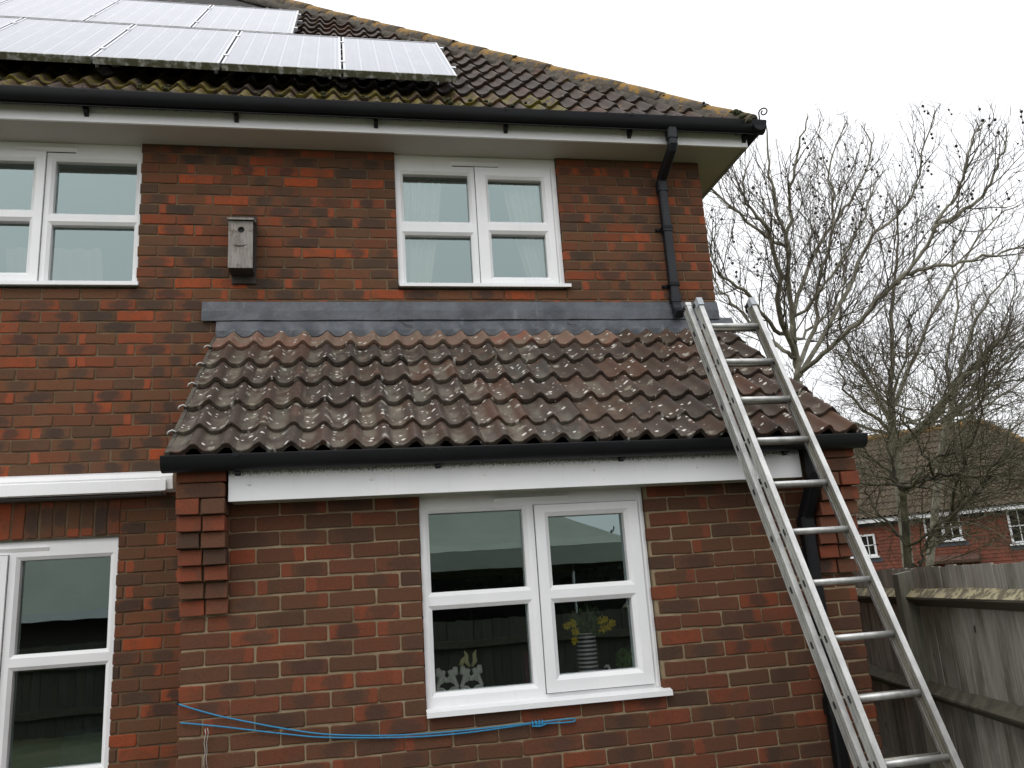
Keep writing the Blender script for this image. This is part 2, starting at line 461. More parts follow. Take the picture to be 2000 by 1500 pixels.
# ------------------------------------------------------------------ ground (falls away behind the house)
def ground_z(x, y):
    t = min(max((y - 2.5) / 11.0, 0), 1)
    return -1.9 * (t * t * (3 - 2 * t)) * (1 if x > -50 else 1)
gm, gt = new_mat('lawn'); g = G(gt); v = g.pos()
g.principled(g.mix(g.step(g.noise(v, 1.5, 5), .35, .65), (.060,.075,.028), (.105,.100,.050)), .95, g.bump(g.noise(v, 60.0, 4), .8, .02))
mb = MB()
xs = [-400,-120,-60,-30,-20,-14,-10,-7,-5,-3,-1,1,3,5,7,9,12,15,20,30,60,120,400]
ys = [-400,-120,-60,-30,-20,-14,-10,-7,-5,-3,-1,1,2.5,4,5.5,7,8.5,10,11.5,13.5,18,30,60,120,400]
for i in range(len(xs)-1):
    for j in range(len(ys)-1):
        mb.face([(x, y, ground_z(x, y)) for x, y in ((xs[i],ys[j]),(xs[i+1],ys[j]),(xs[i+1],ys[j+1]),(xs[i],ys[j+1]))], True)
tag(mb.build('ground', gm), kind='structure')
mb = MB(); mb.box((-8.5, -4.4, -.1), (.05, -.02, .03))
patio = mb.build('pavement', simple('pale_concrete_paving', (.22,.21,.19), .9, 3, .25, 60, .4)); tag(patio, kind='structure')

# ------------------------------------------------------------------ bricks
def brick_mesh(name, L, H, D, mat, seed, n_mid=2):
    random.seed(seed)
    hx, hz = L / 2, H / 2
    c = .003 if mat is M['red_brick'] else .0055
    loop = []
    jj = .0042 if seed % 3 == 0 else .0022          # every third shape is a chipped, hand-made one
    def pt(x, z): loop.append((x + U(-jj, jj*.6), z + U(-jj, jj*.6)))
    pt(-hx + c, -hz)
    for k in range(n_mid): pt(-hx + (k + 1) * L / (n_mid + 1), -hz)
    pt(hx - c, -hz); pt(hx, -hz + c); pt(hx, hz - c); pt(hx - c, hz)
    for k in range(n_mid): pt(hx - (k + 1) * L / (n_mid + 1), hz)
    pt(-hx + c, hz); pt(-hx, hz - c); pt(-hx, -hz + c)
    mb = MB()
    e_ = .0028 if mat is M['red_brick'] else .0042
    fr = [(x * (1 - e_ / hx), U(-.0006, .0006), z * (1 - e_ / hz)) for x, z in loop]
    mid = [(x, e_*.75, z) for x, z in loop]
    bk = [(x, D, z) for x, z in loop]
    mb.face(fr, True)
    mb.strip(mid, fr, True, True); mb.strip(bk, mid, False, True)
    me = mb.mesh(name, mat)
    return me
ST = [brick_mesh('brick', .215, .065, .10, M['brick'], 100 + i) for i in range(6)]
HD = [brick_mesh('brick', .1025, .065, .10, M['brick'], 200 + i, 0) for i in range(4)]
ST2 = [brick_mesh('brick', .215, .065, .10, M['brick_low'], 400 + i) for i in range(6)]
HD2 = [brick_mesh('brick', .1025, .065, .10, M['brick_low'], 500 + i, 0) for i in range(4)]
RHD = [brick_mesh('brick', .1025, .065, .28, M['red_brick'], 300 + i, 0) for i in range(4)]
random.seed(11)

def rows_of(xa, xb, joints):
    js = sorted(j for j in joints if xa + .02 < j < xb - .02)
    e = [xa - .005] + js + [xb + .005]
    out_ = []
    i = 0
    while i < len(e) - 1:
        a, b = e[i], e[i+1]
        out_.append((a + .0042, b - .0042)); i += 1
    return out_
def cut(spans, holes):
    """clip the brick spans by openings [(x0,x1)]"""
    for h0, h1 in holes:
        nw = []
        for a, b in spans:
            if b <= h0 or a >= h1: nw.append((a, b)); continue
            if h0 - a > .03: nw.append((a, h0))
            if b - h1 > .03: nw.append((h1, b))
        spans = nw
    return spans

def emit(wall, specs, limit, clip, ST=ST, HD=HD):
    """specs: (x0,x1,z0,z1,y,kind); the largest in the picture become bricks one by one, the rest one joined part"""
    rated = []
    for s_ in specs:
        x0, x1, z0, z1, y, kd = s_
        p = project(((x0+x1)/2, y, (z0+z1)/2))
        a = 0
        if p and -25 < p[0] < 2025 and -15 < p[1] < 1515 and not clip(s_): a = (x1-x0)*(z1-z0) / p[2]**2
        rated.append((a, s_))
    rated.sort(key=lambda t: -t[0])
    rest = []
    for k, (a, s_) in enumerate(rated):
        x0, x1, z0, z1, y, kd = s_
        L = x1 - x0; cx, cz = (x0+x1)/2, (z0+z1)/2
        if kd == 'soldier': pass
        if k < limit and a > 0:
            j = (U(-.0025,.0025), U(-.0030,.0022), U(-.0018,.0018))
            if kd == 'soldier':
                piece('brick', random.choice(ST), wall, (cx+j[0], y+j[1], cz+j[2]), (0, -math.pi/2 + U(-.006,.006), U(-.006,.006)), ((z1-z0)/.215, 1, L/.065))
                continue
            if kd == 'red': me, bl = random.choice(RHD), .1025
            elif L > .155: me, bl = random.choice(ST), .215
            else: me, bl = random.choice(HD), .1025
            sx = L / bl
            flip = random.random() < .5 and kd != 'red'
            piece('brick', me, wall, (cx+j[0], y+j[1], cz+j[2]), (U(-.012,.012), U(-.008,.008), U(-.009,.009)), (sx, 1, (z1-z0)/.065))
        else: rest.append(s_)
    return rest

def brick_courses(name, parent, specs, kind='stuff', mat=None):
    """the remaining bricks as one part: every brick is still a bevelled block proud of the mortar"""
    V, F, lp, ch = [], [], [], []
    for x0, x1, z0, z1, y, kd in specs:
        o = len(V); r_ = R(); b = .006
        cx, cz = (x0+x1)/2, (z0+z1)/2
        ax = kd
        loc = [(x0+b, 0, z0+b), (x1-b, 0, z0+b), (x1-b, 0, z1-b), (x0+b, 0, z1-b), (x0, .005, z0), (x1, .005, z0), (x1, .005, z1), (x0, .005, z1), (x0, .09, z0), (x1, .09, z0), (x1, .09, z1), (x0, .09, z1)]
        for p in loc:
            if ax == 'side': V.append((y - p[1], p[0], p[2]))          # right flank: local x runs along world y
            elif ax == 'left': V.append((y + p[1], p[0], p[2]))
            else: V.append((p[0], y + p[1], p[2]))
            lp.append((p[0]-cx, p[1], p[2]-cz)); ch.append(r_)
        qs = [(0,1,2,3),(4,5,1,0),(5,6,2,1),(6,7,3,2),(7,4,0,3),(8,9,5,4),(9,10,6,5),(10,11,7,6),(11,8,4,7)]
        for q in qs: F.append(tuple(o+i for i in (q if ax != 'left' else q[::-1])))
    off = Vector((0,0,0)); p = parent
    while p is not None: off += Vector(p.location); p = p.parent
    me = bpy.data.meshes.new(name); me.from_pydata([(a-off.x, b-off.y, c-off.z) for a,b,c in V], [], F)
    me.materials.append(mat or M['brick_s'])
    at = me.attributes.new('local_place', 'FLOAT_VECTOR', 'POINT'); at.data.foreach_set('vector', [c for p in lp for c in p])
    at = me.attributes.new('chance', 'FLOAT', 'POINT'); at.data.foreach_set('value', ch)
    me.update()
    o = bpy.data.objects.new(name, me); COL.objects.link(o); o.parent = parent
    if kind: o['kind'] = kind
    return o

def slab(mb, xs, zs, holes, y0, y1):
    """wall slab in pieces round its openings"""
    xs = sorted(set(xs + [h[0] for h in holes] + [h[1] for h in holes])); zs = sorted(set(zs + [h[2] for h in holes] + [h[3] for h in holes]))
    for i in range(len(xs)-1):
        for k in range(len(zs)-1):
            cx, cz = (xs[i]+xs[i+1])/2, (zs[k]+zs[k+1])/2
            if any(h[0] < cx < h[1] and h[2] < cz < h[3] for h in holes): continue
            mb.box((xs[i], y0, zs[k]), (xs[i+1], y1, zs[k+1]))

# ------------------------------------------------------------------ the house
Z0 = 4.575                        # a bed joint just under the soffit; courses of 75 mm count down from it
house = thing('brick_house', (-4, 0, 0), 'two-storey brown brick house with white windows under a hipped tiled roof', 'house')
HX0 = -8.5
op_ur = (-2.315, -1.130, 3.680, 4.72)
op_ul = (-5.190, -4.005, 3.680, 4.72)
op_ll = (-5.230, -4.040, 0.750, 2.10)
mb = MB()
e6 = .006
grow = lambda o_: (o_[0]-e6, o_[1]+e6, o_[2]-e6, o_[3])
slab(mb, [HX0, -3.462], [0.0, 3.36], [grow(op_ll)], .006, .28)
slab(mb, [HX0, -.006], [3.36, 4.72], [grow(op_ur), grow(op_ul)], .006, .28)
mb.box((-.28, .28, 0), (-.006, 8, 4.72)); mb.box((HX0, 8.0, 0), (-.006, 8.28, 4.72)); mb.box((HX0, .28, 0), (HX0+.28, 8, 4.72))
wall = mb.build('wall', M['mortar_up'], house)
specs = []
for k in range(-2, 61):
    zt, zb = Z0 - .075*k, Z0 - .075*(k+1)
    z0, z1 = zb + .0042, zt - .0042
    if z1 > 4.708: z1 = 4.708
    if k % 2 == 0: js = [-.899 + .225*j for j in range(0, 4)] + [-3.884 + .2296*j for j in range(0, 13)] + [-3.884 - .225*j for j in range(1, 24)]
    else: js = [-1.009 + .225*j for j in range(0, 5)] + [-3.769 + .2300*j for j in range(0, 12)] + [-3.769 - .225*j for j in range(1, 24)]
    js = [j + U(-.004, .004) for j in js]
    xb = 0.0 if zb > 3.40 else -3.455
    sp = rows_of(HX0, xb, js)
    holes = []
    for o_ in (op_ur, op_ul, op_ll):
        if z1 > o_[2] and z0 < o_[3]: holes.append((o_[0], o_[1]))
    if 30 <= k <= 32: holes.append((-5.32, -4.035))
    for a, b in cut(sp, holes): specs.append((a, b, z0, z1, 0.0, ''))
x = -4.035
while x > -5.3:
    specs.append((x - .0655, x, 2.106, 2.318, -.001, 'soldier')); x -= .0755
def hid_main(s_):
    return (s_[0] > -3.52 and s_[3] < 3.47)
rest = emit(wall, specs, 300, hid_main)
for k in range(-2, 61):           # the flank that faces the fence
    zt, zb = Z0 - .075*k, Z0 - .075*(k+1)
    y = .0 if k % 2 else -.11
    while y < 8.2:
        a, b = max(y, 0.0) + .005, y + .22
        if b - a > .05 : rest.append((a, b, zb+.005, min(zt-.005, 4.708), 0.0, 'side'))
        y += .225
brick_courses('brick_courses', wall, [s_ for s_ in rest if s_[5] != 'soldier'])

# ------------------------------------------------------------------ windows
def panel_face(mb, rect, holes, y, bead, ydeep):
    """flat frame front with bevelled, mitred glazing beads sloping in to each pane"""
    ox0, ox1, oz0, oz1 = rect
    bo = [(h[0]-bead, h[1]+bead, h[2]-bead, h[3]+bead) for h in holes]
    xs = sorted({ox0, ox1, *[b[0] for b in bo], *[b[1] for b in bo]}); zs = sorted({oz0, oz1, *[b[2] for b in bo], *[b[3] for b in bo]})
    for i in range(len(xs)-1):
        for k in range(len(zs)-1):
            cx, cz = (xs[i]+xs[i+1])/2, (zs[k]+zs[k+1])/2
            if any(b[0] < cx < b[1] and b[2] < cz < b[3] for b in bo): continue
            mb.face([(xs[i],y,zs[k]),(xs[i+1],y,zs[k]),(xs[i+1],y,zs[k+1]),(xs[i],y,zs[k+1])])
    for h, b in zip(holes, bo):
        o = [(b[0],y,b[2]),(b[1],y,b[2]),(b[1],y,b[3]),(b[0],y,b[3])]
        p = [(h[0],ydeep,h[2]),(h[1],ydeep,h[2]),(h[1],ydeep,h[3]),(h[0],ydeep,h[3])]
        q = [(a[0], ydeep + .045, a[2]) for a in p]
        for i in range(4):
            j = (i+1) % 4
            mb.face([o[i], o[j], p[j], p[i]]); mb.face([p[i], p[j], q[j], q[i]])
def sides(mb, rect, ya, yb):
    x0, x1, z0, z1 = rect
    c = [(x0,z0),(x1,z0),(x1,z1),(x0,z1)]
    for i in range(4):
        (a, b), (c_, d) = c[i], c[(i+1) % 4]
        mb.face([(a,ya,b),(a,yb,b),(c_,yb,d),(c_,ya,d)])
def upvc_window(parent, X0, X1, ZS, ZT, yw, fixed, sash, mid_fix, mid_sash, sash_rect, vent, sill_l, sill_r, label):
    """fixed: (x0,x1,z0,z1) glass of the fixed light; sash the same for the opening light; mid_*: the transom's (z0,z1)"""
    yf, ys = yw + .030, yw + .012
    fh = [(fixed[0], fixed[1], fixed[2], mid_fix[0]), (fixed[0], fixed[1], mid_fix[1], fixed[3])]
    sh = [(sash[0], sash[1], sash[2], mid_sash[0]), (sash[0], sash[1], mid_sash[1], sash[3])]
    mb = MB()
    big = (sash[0]-.045, sash[1]+.045, sash[2]-.045, sash[3]+.045)
    panel_face(mb, (X0, X1, ZS, ZT), fh, yf, .020, yf + .016)
    # frame behind the sash is left open round the glass
    sides(mb, (X0, X1, ZS, ZT), yf, yf + .07)
    # rounded cover trim beside the opening light
    tx = sash_rect[1] + .018 if sash_rect[0] > fixed[0] else sash_rect[0] - .018
    mb.box((tx-.006, yf-.008, ZS+.004), (tx+.006, yf+.001, ZT-.02))
    # drop frame faces that would stand in front of the sash glass
    nf = MB()
    for f in mb.f:
        pts = [mb.v[i] for i in f]
        if all(abs(p[1]-yf) < 1e-6 for p in pts):
            x0, x1 = min(p[0] for p in pts), max(p[0] for p in pts); z0, z1 = min(p[2] for p in pts), max(p[2] for p in pts)
            ix0, ix1, iz0, iz1 = max(x0, big[0]), min(x1, big[1]), max(z0, big[2]), min(z1, big[3])
            if ix1 > ix0 + 1e-4 and iz1 > iz0 + 1e-4:
                cx = sorted({x0, ix0, ix1, x1}); cz = sorted({z0, iz0, iz1, z1})
                for i in range(len(cx)-1):
                    for k in range(len(cz)-1):
                        mx_, mz = (cx[i]+cx[i+1])/2, (cz[k]+cz[k+1])/2
                        if big[0] < mx_ < big[1] and big[2] < mz < big[3]: continue
                        nf.face([(cx[i],yf,cz[k]),(cx[i+1],yf,cz[k]),(cx[i+1],yf,cz[k+1]),(cx[i],yf,cz[k+1])])
                continue
        nf.face(pts)
    win = nf.build('window', M['pvc'], parent, label=label)
    sb = MB(); panel_face(sb, sash_rect, sh, ys, .022, ys + .018); sides(sb, sash_rect, ys, ys + .066)
    # shadow gap round the sash
    sb.build('sash', M['pvc'], win)
    gk = MB()
    x0, x1, z0, z1 = sash_rect
    for a, b in (((x0-.004, yf-.001, z0-.004), (x0+.002, yf+.004, z1+.004)), ((x1-.002, yf-.001, z0-.004), (x1+.004, yf+.004, z1+.004)), ((x0, yf-.001, z1-.002), (x1, yf+.004, z1+.004)), ((x0, yf-.001, z0-.004), (x1, yf+.004, z0+.002))): gk.box(a, b)
    gk.build('gasket', M['gasket'], win)  # dark strips for the shadow gap
    for (hh, y) in ((fh, yf + .055), (sh, ys + .058)):
        for h in hh:
            pm = MB()
            e = .004
            pm.face([(h[0]-e,y,h[2]-e),(h[1]+e,y,h[2]-e),(h[1]+e,y,h[3]+e),(h[0]-e,y,h[3]+e)])
            pm.build('pane', M['glass'], win)
    # sill with a sloping nose
    sm = MB()
    a, b = sill_l, sill_r
    zt, zn, zb = ZS, ZS - .012, ZS - .036
    prof = [(yf + .05, zt), (yw + .010, zt), (yw - .038, zn), (yw - .038, zb), (yw - .030, zb), (yw - .028, zb + .008), (yf + .05, zb + .012)]
    sm.prism([(0, y, z) for y, z in prof], (a, 0, 0), (b, 0, 0))
    sm.build('sill', M['pvc'], win)
    if vent:
        v0, v1, vz = vent
        vm = MB()
        vm.hexa([(v0,yf+.002,vz-.013),(v1,yf+.002,vz-.013),(v1,yf+.004,vz-.013),(v0,yf+.004,vz-.013),(v0,yf-.014,vz+.013),(v1,yf-.014,vz+.013),(v1,yf+.004,vz+.016),(v0,yf+.004,vz+.016)])
        vt = vm.build('trickle_vent', M['pvc'], win)
    return win, yf
w_ur, yf = upvc_window(house, -2.315, -1.130, 3.722, 4.713, 0.0, (-2.257, -1.787, 3.738, 4.572), (-1.643, -1.244, 3.780, 4.541), (4.100, 4.204), (4.110, 4.206),
    (-1.737, -1.178, 3.728, 4.626), (-1.91, -1.55, 4.652), -2.312, -1.100, 'upstairs window with cream curtains drawn back')
w_ul, _ = upvc_window(house, -5.190, -4.005, 3.722, 4.713, 0.0, (-4.546, -4.040, 3.744, 4.588), (-5.075, -4.672, 3.790, 4.575), (4.131, 4.211), (4.146, 4.226),
    (-5.150, -4.600, 3.728, 4.640), (-4.787, -4.412, 4.660), -5.215, -3.985, 'upstairs window without curtains at the edge of the picture')
w_ll, _ = upvc_window(house, -5.230, -4.043, 0.745, 2.092, 0.0, (-4.584, -4.088, 0.820, 1.983), (-5.11, -4.70, 0.87, 1.955), (1.362, 1.450), (1.372, 1.452),
    (-5.180, -4.645, .800, 2.015), (-4.83, -4.43, 2.040), -5.25, -4.02, 'tall ground-floor window under the awning and soldier course')
for (v0, v1, vz) in ((-1.90, -1.56, 4.637), (-4.777, -4.422, 4.645)):
    mb = MB(); mb.box((v0, .0290, vz-.0035), (v1, .0335, vz+.0035)); mb.build('vent_slot', M['slot'], w_ur if v0 > -3 else w_ul)
mb = MB(); mb.box((-5.25, .010, 2.093), (-4.041, .05, 2.104)); mb.build('lintel', simple('rusty_grey_lintel', (.12,.12,.09), .7, 20, .5), house)

# rooms behind the glass
def room(name, parent, a, b, mat):
    x0, y0, z0 = a; x1, y1, z1 = b
    mb = MB()
    mb.face([(x0,y1,z0),(x1,y1,z0),(x1,y1,z1),(x0,y1,z1)]); mb.face([(x0,y0,z0),(x0,y1,z0),(x0,y1,z1),(x0,y0,z1)]); mb.face([(x1,y1,z0),(x1,y0,z0),(x1,y0,z1),(x1,y1,z1)])
    mb.face([(x0,y0,z0),(x1,y0,z0),(x1,y1,z0),(x0,y1,z0)]); mb.face([(x0,y1,z1),(x1,y1,z1),(x1,y0,z1),(x0,y0,z1)])
    return mb.build(name, mat, parent)
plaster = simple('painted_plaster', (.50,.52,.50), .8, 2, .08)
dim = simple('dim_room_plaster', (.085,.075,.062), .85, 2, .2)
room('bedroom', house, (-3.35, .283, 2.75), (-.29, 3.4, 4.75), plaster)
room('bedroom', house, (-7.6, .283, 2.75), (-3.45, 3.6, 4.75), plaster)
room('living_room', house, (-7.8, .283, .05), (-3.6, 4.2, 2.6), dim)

# ------------------------------------------------------------------ eaves of the main roof
EV = .265
SO = 4.714
mb = MB(); mb.box((HX0-.3, -EV+.012, SO), (.268, -.001, SO+.012)); mb.box((.001, -.001, SO), (.268, 8.3, SO+.012))
mb.box((-2.312, -.0012, SO+.0006), (-1.133, .09, SO+.0118)); mb.box((-5.187, -.0012, SO+.0006), (-4.008, .09, SO+.0118))
mb.build('soffit', M['soffit'], house)
mb = MB(); mb.box((HX0-.3, -EV, SO-.006), (.280, -EV+.018, SO+.135)); mb.build('fascia', M['pvc_grime_shade'], house, loc=(1, -EV, SO+.102))
mb = MB(); mb.box((.262, -EV+.018, SO-.006), (.280, 8.3, SO+.135)); mb.build('fascia', M['pvc_grime_shade'], house)
mb = MB(); mb.box((.236, -EV+.0135, SO-.0045), (.2835, -EV-.003, SO+.136)); mb.build('fascia_corner', M['pvc'], house)

def gutter(name, parent, x0, x1, yb, w, zt, dep, mat, axis='x', n=12):
    outr, inn = [], []
    for i in range(n + 1):
        t = math.pi * i / n
        outr.append((yb - w/2 + w/2*math.cos(t), zt - dep*math.sin(t)**.80))
        inn.append((yb - w/2 + (w/2-.004)*math.cos(t), zt - (dep-.004)*math.sin(t)**.80))
    outr[-1] = (outr[-1][0]-.004, zt); outr.append((outr[-1][0], zt+.006)); outr.append((outr[-1][0]+.009, zt+.006))
    prof = outr + inn[::-1]
    mb = MB()
    if axis == 'x': mb.prism([(0, y, z) for y, z in prof], (x0,0,0), (x1,0,0), True)
    else: mb.prism([(-(y), 0, z) for y, z in prof], (0,x0,0), (0,x1,0), True)
    # stop end
    for xe in (x0, x1):
        cap = [(y, z) for y, z in outr]
        ring = [((xe, y, z) if axis == 'x' else (-y, xe, z)) for y, z in cap]
        mb.face(ring)
    return mb.build(name, mat, parent)
gut = gutter('gutter', house, HX0-.3, .392, -EV-.004, .115, 4.862, .078, M['black'])
gutter('gutter', house, -.380, 8.4, -.284, .112, 4.862, .078, M['black'], 'y')
for xb in (-5.19, -4.28, -3.36, -2.45, -1.55, -.64, .255):
    mb = MB()
    mb.prism([(0,-EV-.001,4.742),(0,-EV-.001,4.80),(0,-EV-.050,4.80),(0,-EV-.050,4.765),(0,-EV-.016,4.752),(0,-EV-.012,4.742)], (xb-.013,0,0), (xb+.013,0,0))
    mb.build('gutter_bracket', M['black'], house)
    mb = MB(); mb.box((xb-.012, -EV-.1235, 4.853), (xb+.012, -EV-.09, 4.8725)); mb.build('gutter_clip', M['black'], house)
dp = MB()
def sq(cx, cy, w):                # chamfered square section
    h, c = w/2, w*.16
    return [(cx-h+c,cy-h),(cx+h-c,cy-h),(cx+h,cy-h+c),(cx+h,cy+h-c),(cx+h-c,cy+h),(cx-h+c,cy+h),(cx-h,cy+h-c),(cx-h,cy-h+c)]
def sq_pipe(mb, pts, w):
    """square pipe through points in a plane of constant x; sections stay square to x"""
    rs = []
    P = [Vector(p) for p in pts]
    for i, p in enumerate(P):
        t = (P[min(i+1,len(P)-1)] - P[max(i-1,0)]).normalized()
        nx = Vector((1,0,0)); ny = t.cross(nx).normalized(); nx = ny.cross(t).normalized()
        rs.append([p + nx*a + ny*b for a, b in sq(0, 0, w)])
    mb.rings(rs, False, True)
XP = -.335
sq_pipe(dp, [(XP,-.040,4.50), (XP,-.040,3.54), (XP+.002,-.052,3.50), (XP+.004,-.088,3.462)], .062)
down = dp.build('downpipe', M['pipe'], house)
mb = MB(); sq_pipe(mb, [(XP,-.322,4.775),(XP,-.322,4.675),(XP,-.305,4.650),(XP,-.065,4.545),(XP,-.040,4.515),(XP,-.040,4.46)], .062); mb.build('swan_neck', M['pipe'], down)
for (za, zb, y) in ((4.52, 4.44, -.040), (4.155, 4.115, -.040), (3.62, 3.565, -.040), (4.80, 4.715, -.322)):
    mb = MB(); sq_pipe(mb, [(XP, y, za), (XP, y, zb)], .074); mb.build('socket', M['pipe'], down)
for z in (4.145, 3.70):
    mb = MB(); sq_pipe(mb, [(XP,-.040,z+.012),(XP,-.040,z-.012)], .080); mb.box((XP-.075,-.012,z-.011),(XP+.05,.002,z+.011)); mb.tube([(XP-.066,-.012,z),(XP-.066,-.022,z)], .008, 6); mb.build('pipe_clip', M['black'], down)

# ------------------------------------------------------------------ roof tiles
WAVE = [(0.0,.115),(.08,.02),(.18,.0),(.29,.06),(.40,.22),(.49,.45),(.58,.76),(.65,.95),(.705,1.0),(.76,.96),(.83,.74),(.91,.40)]
def wave(t):
    t = t % 1.0
    w = WAVE + [(1.0, .115)]
    for (a, ha), (b, hb) in zip(w, w[1:]):
        if a <= t <= b: return ha + (hb-ha)*(t-a)/(b-a)
    return 0
AMP, TW, TH = .042, .2946, .031
def tile_points(L, seed=0, amp=AMP):
    xs = []
    for w_ in range(2): xs += [(w_ + a) * TW/2 for a, h in WAVE]
    xs.append(TW)
    rnd_ = random.Random(seed)
    rows = []
    ph = [rnd_.uniform(-.0035,.0035) for _ in xs]
    for s_, h0, tj in ((0.0, TH, 1), (L, TH*(1 - L/.312), 0)):
        rows.append([(x, s_ + (ph[i] if tj else 0), h0 + amp*wave(x/(TW/2)) + (0.0012*math.sin(i*2.1+seed) if tj else 0)) for i, x in enumerate(xs)])
    return rows
def add_tile(mb, L, seed, T=None, th=.027):
    f, b = tile_points(L, seed)
    fb = [(x, s_ + .002, z - th) for x, s_, z in f]; bb = [(x, s_, z - th) for x, s_, z in b]
    T = T or (lambda p: p)
    f, b, fb, bb = [[T(p) for p in r_] for r_ in (f, b, fb, bb)]
    nose = [T((x, s_ - .0015, z - .004)) for x, s_, z in tile_points(L, seed)[0]]
    mb.strip(f, b); mb.strip(nose, f); mb.strip(fb, nose, False); mb.strip(bb, fb)
    mb.face([f[0], b[0], bb[0], fb[0]]); mb.face([b[-1], f[-1], fb[-1], bb[-1]])
def tile_mesh(L, seed, mat):
    mb = MB(); add_tile(mb, L, seed); return mb.mesh('roof_tile', mat)

UP = math.radians(44.75)
cu, su = math.cos(UP), math.sin(UP)
EY, EZ = -.345, 4.900            # crest of the lowest tiles' front edge
BZ = EZ - (TH + AMP) / cu + .004      # bare roof plane under the tiles, at y = EY
HIPX = .345
S_OFF = (TH + AMP)*su/cu        # so that the crests' front edge, not the bare slope, stands over the gutter
def on_roof(x, s_, n_): s_ += S_OFF; return Vector((x, EY + s_*cu - n_*su, BZ + s_*su + n_*cu))
# boarding under the tiles (all four slopes)
mb = MB()
RW = 4.33
pk = BZ - .03 + RW*su/cu
xr = HIPX - RW
mb.face([(HX0-.4,EY,BZ-.03),(HIPX,EY,BZ-.03),(xr,EY+RW,pk),(HX0-.4,EY+RW,pk)])
mb.face([(HIPX,EY,BZ-.03),(HIPX,EY+2*RW,BZ-.03),(xr,EY+RW,pk)])
mb.face([(HIPX,EY+2*RW,BZ-.03),(HX0-.4,EY+2*RW,BZ-.03),(HX0-.4,EY+RW,pk),(xr,EY+RW,pk)])
mb.face([(HX0-.4,EY,BZ-.03),(HX0-.4,EY+RW,pk),(HX0-.4,EY+2*RW,BZ-.03)])
roof = mb.build('roof', simple('roofing_felt', (.03,.028,.026), .95), house)
random.seed(21)
rowsU = [0.0] + [.275 + .311*i for i in range(14)]
LT = [tile_mesh(.40, i, M['tile_main']) for i in range(4)]
LM = [tile_mesh(.40, 10+i, M['tile_moss']) for i in range(3)]
stuff = MB(); ntile = 0
for r_, s0 in enumerate(rowsU):
    L = .36 if r_ == 0 else .40
    c = 0
    while True:
        x1 = HIPX + .06 - c*TW; x0 = x1 - TW; c += 1
        if x0 < HX0 - .2: break
        hl = HIPX - (s0 + S_OFF)*cu  # the hip at this course
        if x0 > hl + .02: continue
        p = project(on_roof((x0+x1)/2, s0+.1, .04))
        vis = p is not None and -60 < p[0] < 2060 and p[1] > -30
        under = (x1 < -1.90 and .45 < s0 < 1.75) or (x1 < -3.1 and 1.75 <= s0 < 3.2)
        clipm = x1 > hl - .40*cu
        def T(q, x0=x0, s0=s0):
            w_ = on_roof(min(x0 + q[0], HIPX - (s0 + S_OFF + q[1])*cu + .02), s0 + q[1], q[2]); return (w_.x, w_.y, w_.z)
        if not vis or under or ntile >= 300:
            add_tile(stuff, .40, r_*31 + c, T); continue
        ntile += 1
        mossy = r_ <= 1 and x1 < -1.0 and R() < (.95 if x1 < -1.5 else .6)
        if clipm:
            tb = MB(); add_tile(tb, .40, r_*31+c, T)
            tb.build('roof_tile', M['tile_main'], roof, loc=on_roof(x0, s0, 0) - Vector(house.location))
        else:
            piece('roof_tile', random.choice(LM if mossy else LT), roof, on_roof(x0, s0, 0), (UP + U(-.012,.012), U(-.006,.006), U(-.004,.004)))
# the hipped end and what the panels hide: one joined part
s0 = 0
for r_, s0 in enumerate(rowsU + [rowsU[-1] + .311*i for i in range(1, 6)]):
    y = EY - .1
    while y < EY + 2*RW:
        def T(q, y0=y, s0=s0):
            s_ = s0 + S_OFF + q[1]; h = s_*cu
            yy = min(max(y0 + q[0], EY + h - .02), EY + 2*RW - h + .02)
            w_ = Vector((HIPX - (s_*cu - q[2]*su), yy, BZ + s_*su + q[2]*cu)); return (w_.x, w_.y, w_.z)
        if EY + s0*cu - TW < y < EY + 2*RW - s0*cu: add_tile(stuff, .40, r_, T)
        y += TW
o = stuff.build('roof_tiling', M['tile_main'], roof, kind='stuff')

# hip: half-round ridge tiles bedded in mortar, thick with orange lichen
t_h = Vector((-1, 1, su/cu)).normalized()
w_h = Vector((1, 1, 0)).normalized()
v_h = w_h.cross(t_h)
if v_h.z < 0: v_h = -v_h
H0 = Vector((HIPX - .02, EY + .02, BZ + .010))
def hp(d, a, b): return H0 + t_h*d + w_h*a + v_h*b
mb = MB()
random.seed(5)
rs = []
for i in range(90):
    d = .10 + i*.08
    j = lambda s_: U(-s_, s_)
    rs.append([hp(d, -.165+j(.008), -.085+j(.008)), hp(d, -.125, -.012+j(.006)), hp(d, -.085, .044+j(.004)), hp(d, .085, .044), hp(d, .125, -.01), hp(d, .165, -.085), hp(d, 0, -.08)])
mb.rings(rs, True, True)
mb.build('hip_bedding', M['bedding'], roof)
hm = []
for k in range(3):
    tb = MB(); ra = []; rnd_ = random.Random(k)
    rr_ = []
    for i, d in enumerate((0, .004, .22, .45)):
        rad = (.104, .110, .106, .100)[i]
        ring = [Vector((0,0,0)) + t_h*d + w_h*(rad*math.cos(a)) + v_h*(rad*.92*math.sin(a) + rnd_.uniform(-.002,.002)) for a in [math.radians(-12 + 204*q/12) for q in range(13)]]
        ring += [t_h*d + w_h*((rad-.016)*math.cos(a)) + v_h*((rad-.016)*.92*math.sin(a)) for a in [math.radians(192 - 204*q/12) for q in range(13)]]
        rr_.append(ring)
    tb.rings(rr_, True, True)
    hm.append(tb.mesh('hip_tile', M['hip']))
for i in range(17):
    q = H0 + t_h*(.035 + .408*i) + v_h*(.004 + U(0,.008)) + w_h*U(-.005,.005)
    piece('hip_tile', hm[i % 3], roof, q, (U(-.02,.02), U(-.02,.02), U(-.02,.02)))
mb = MB()
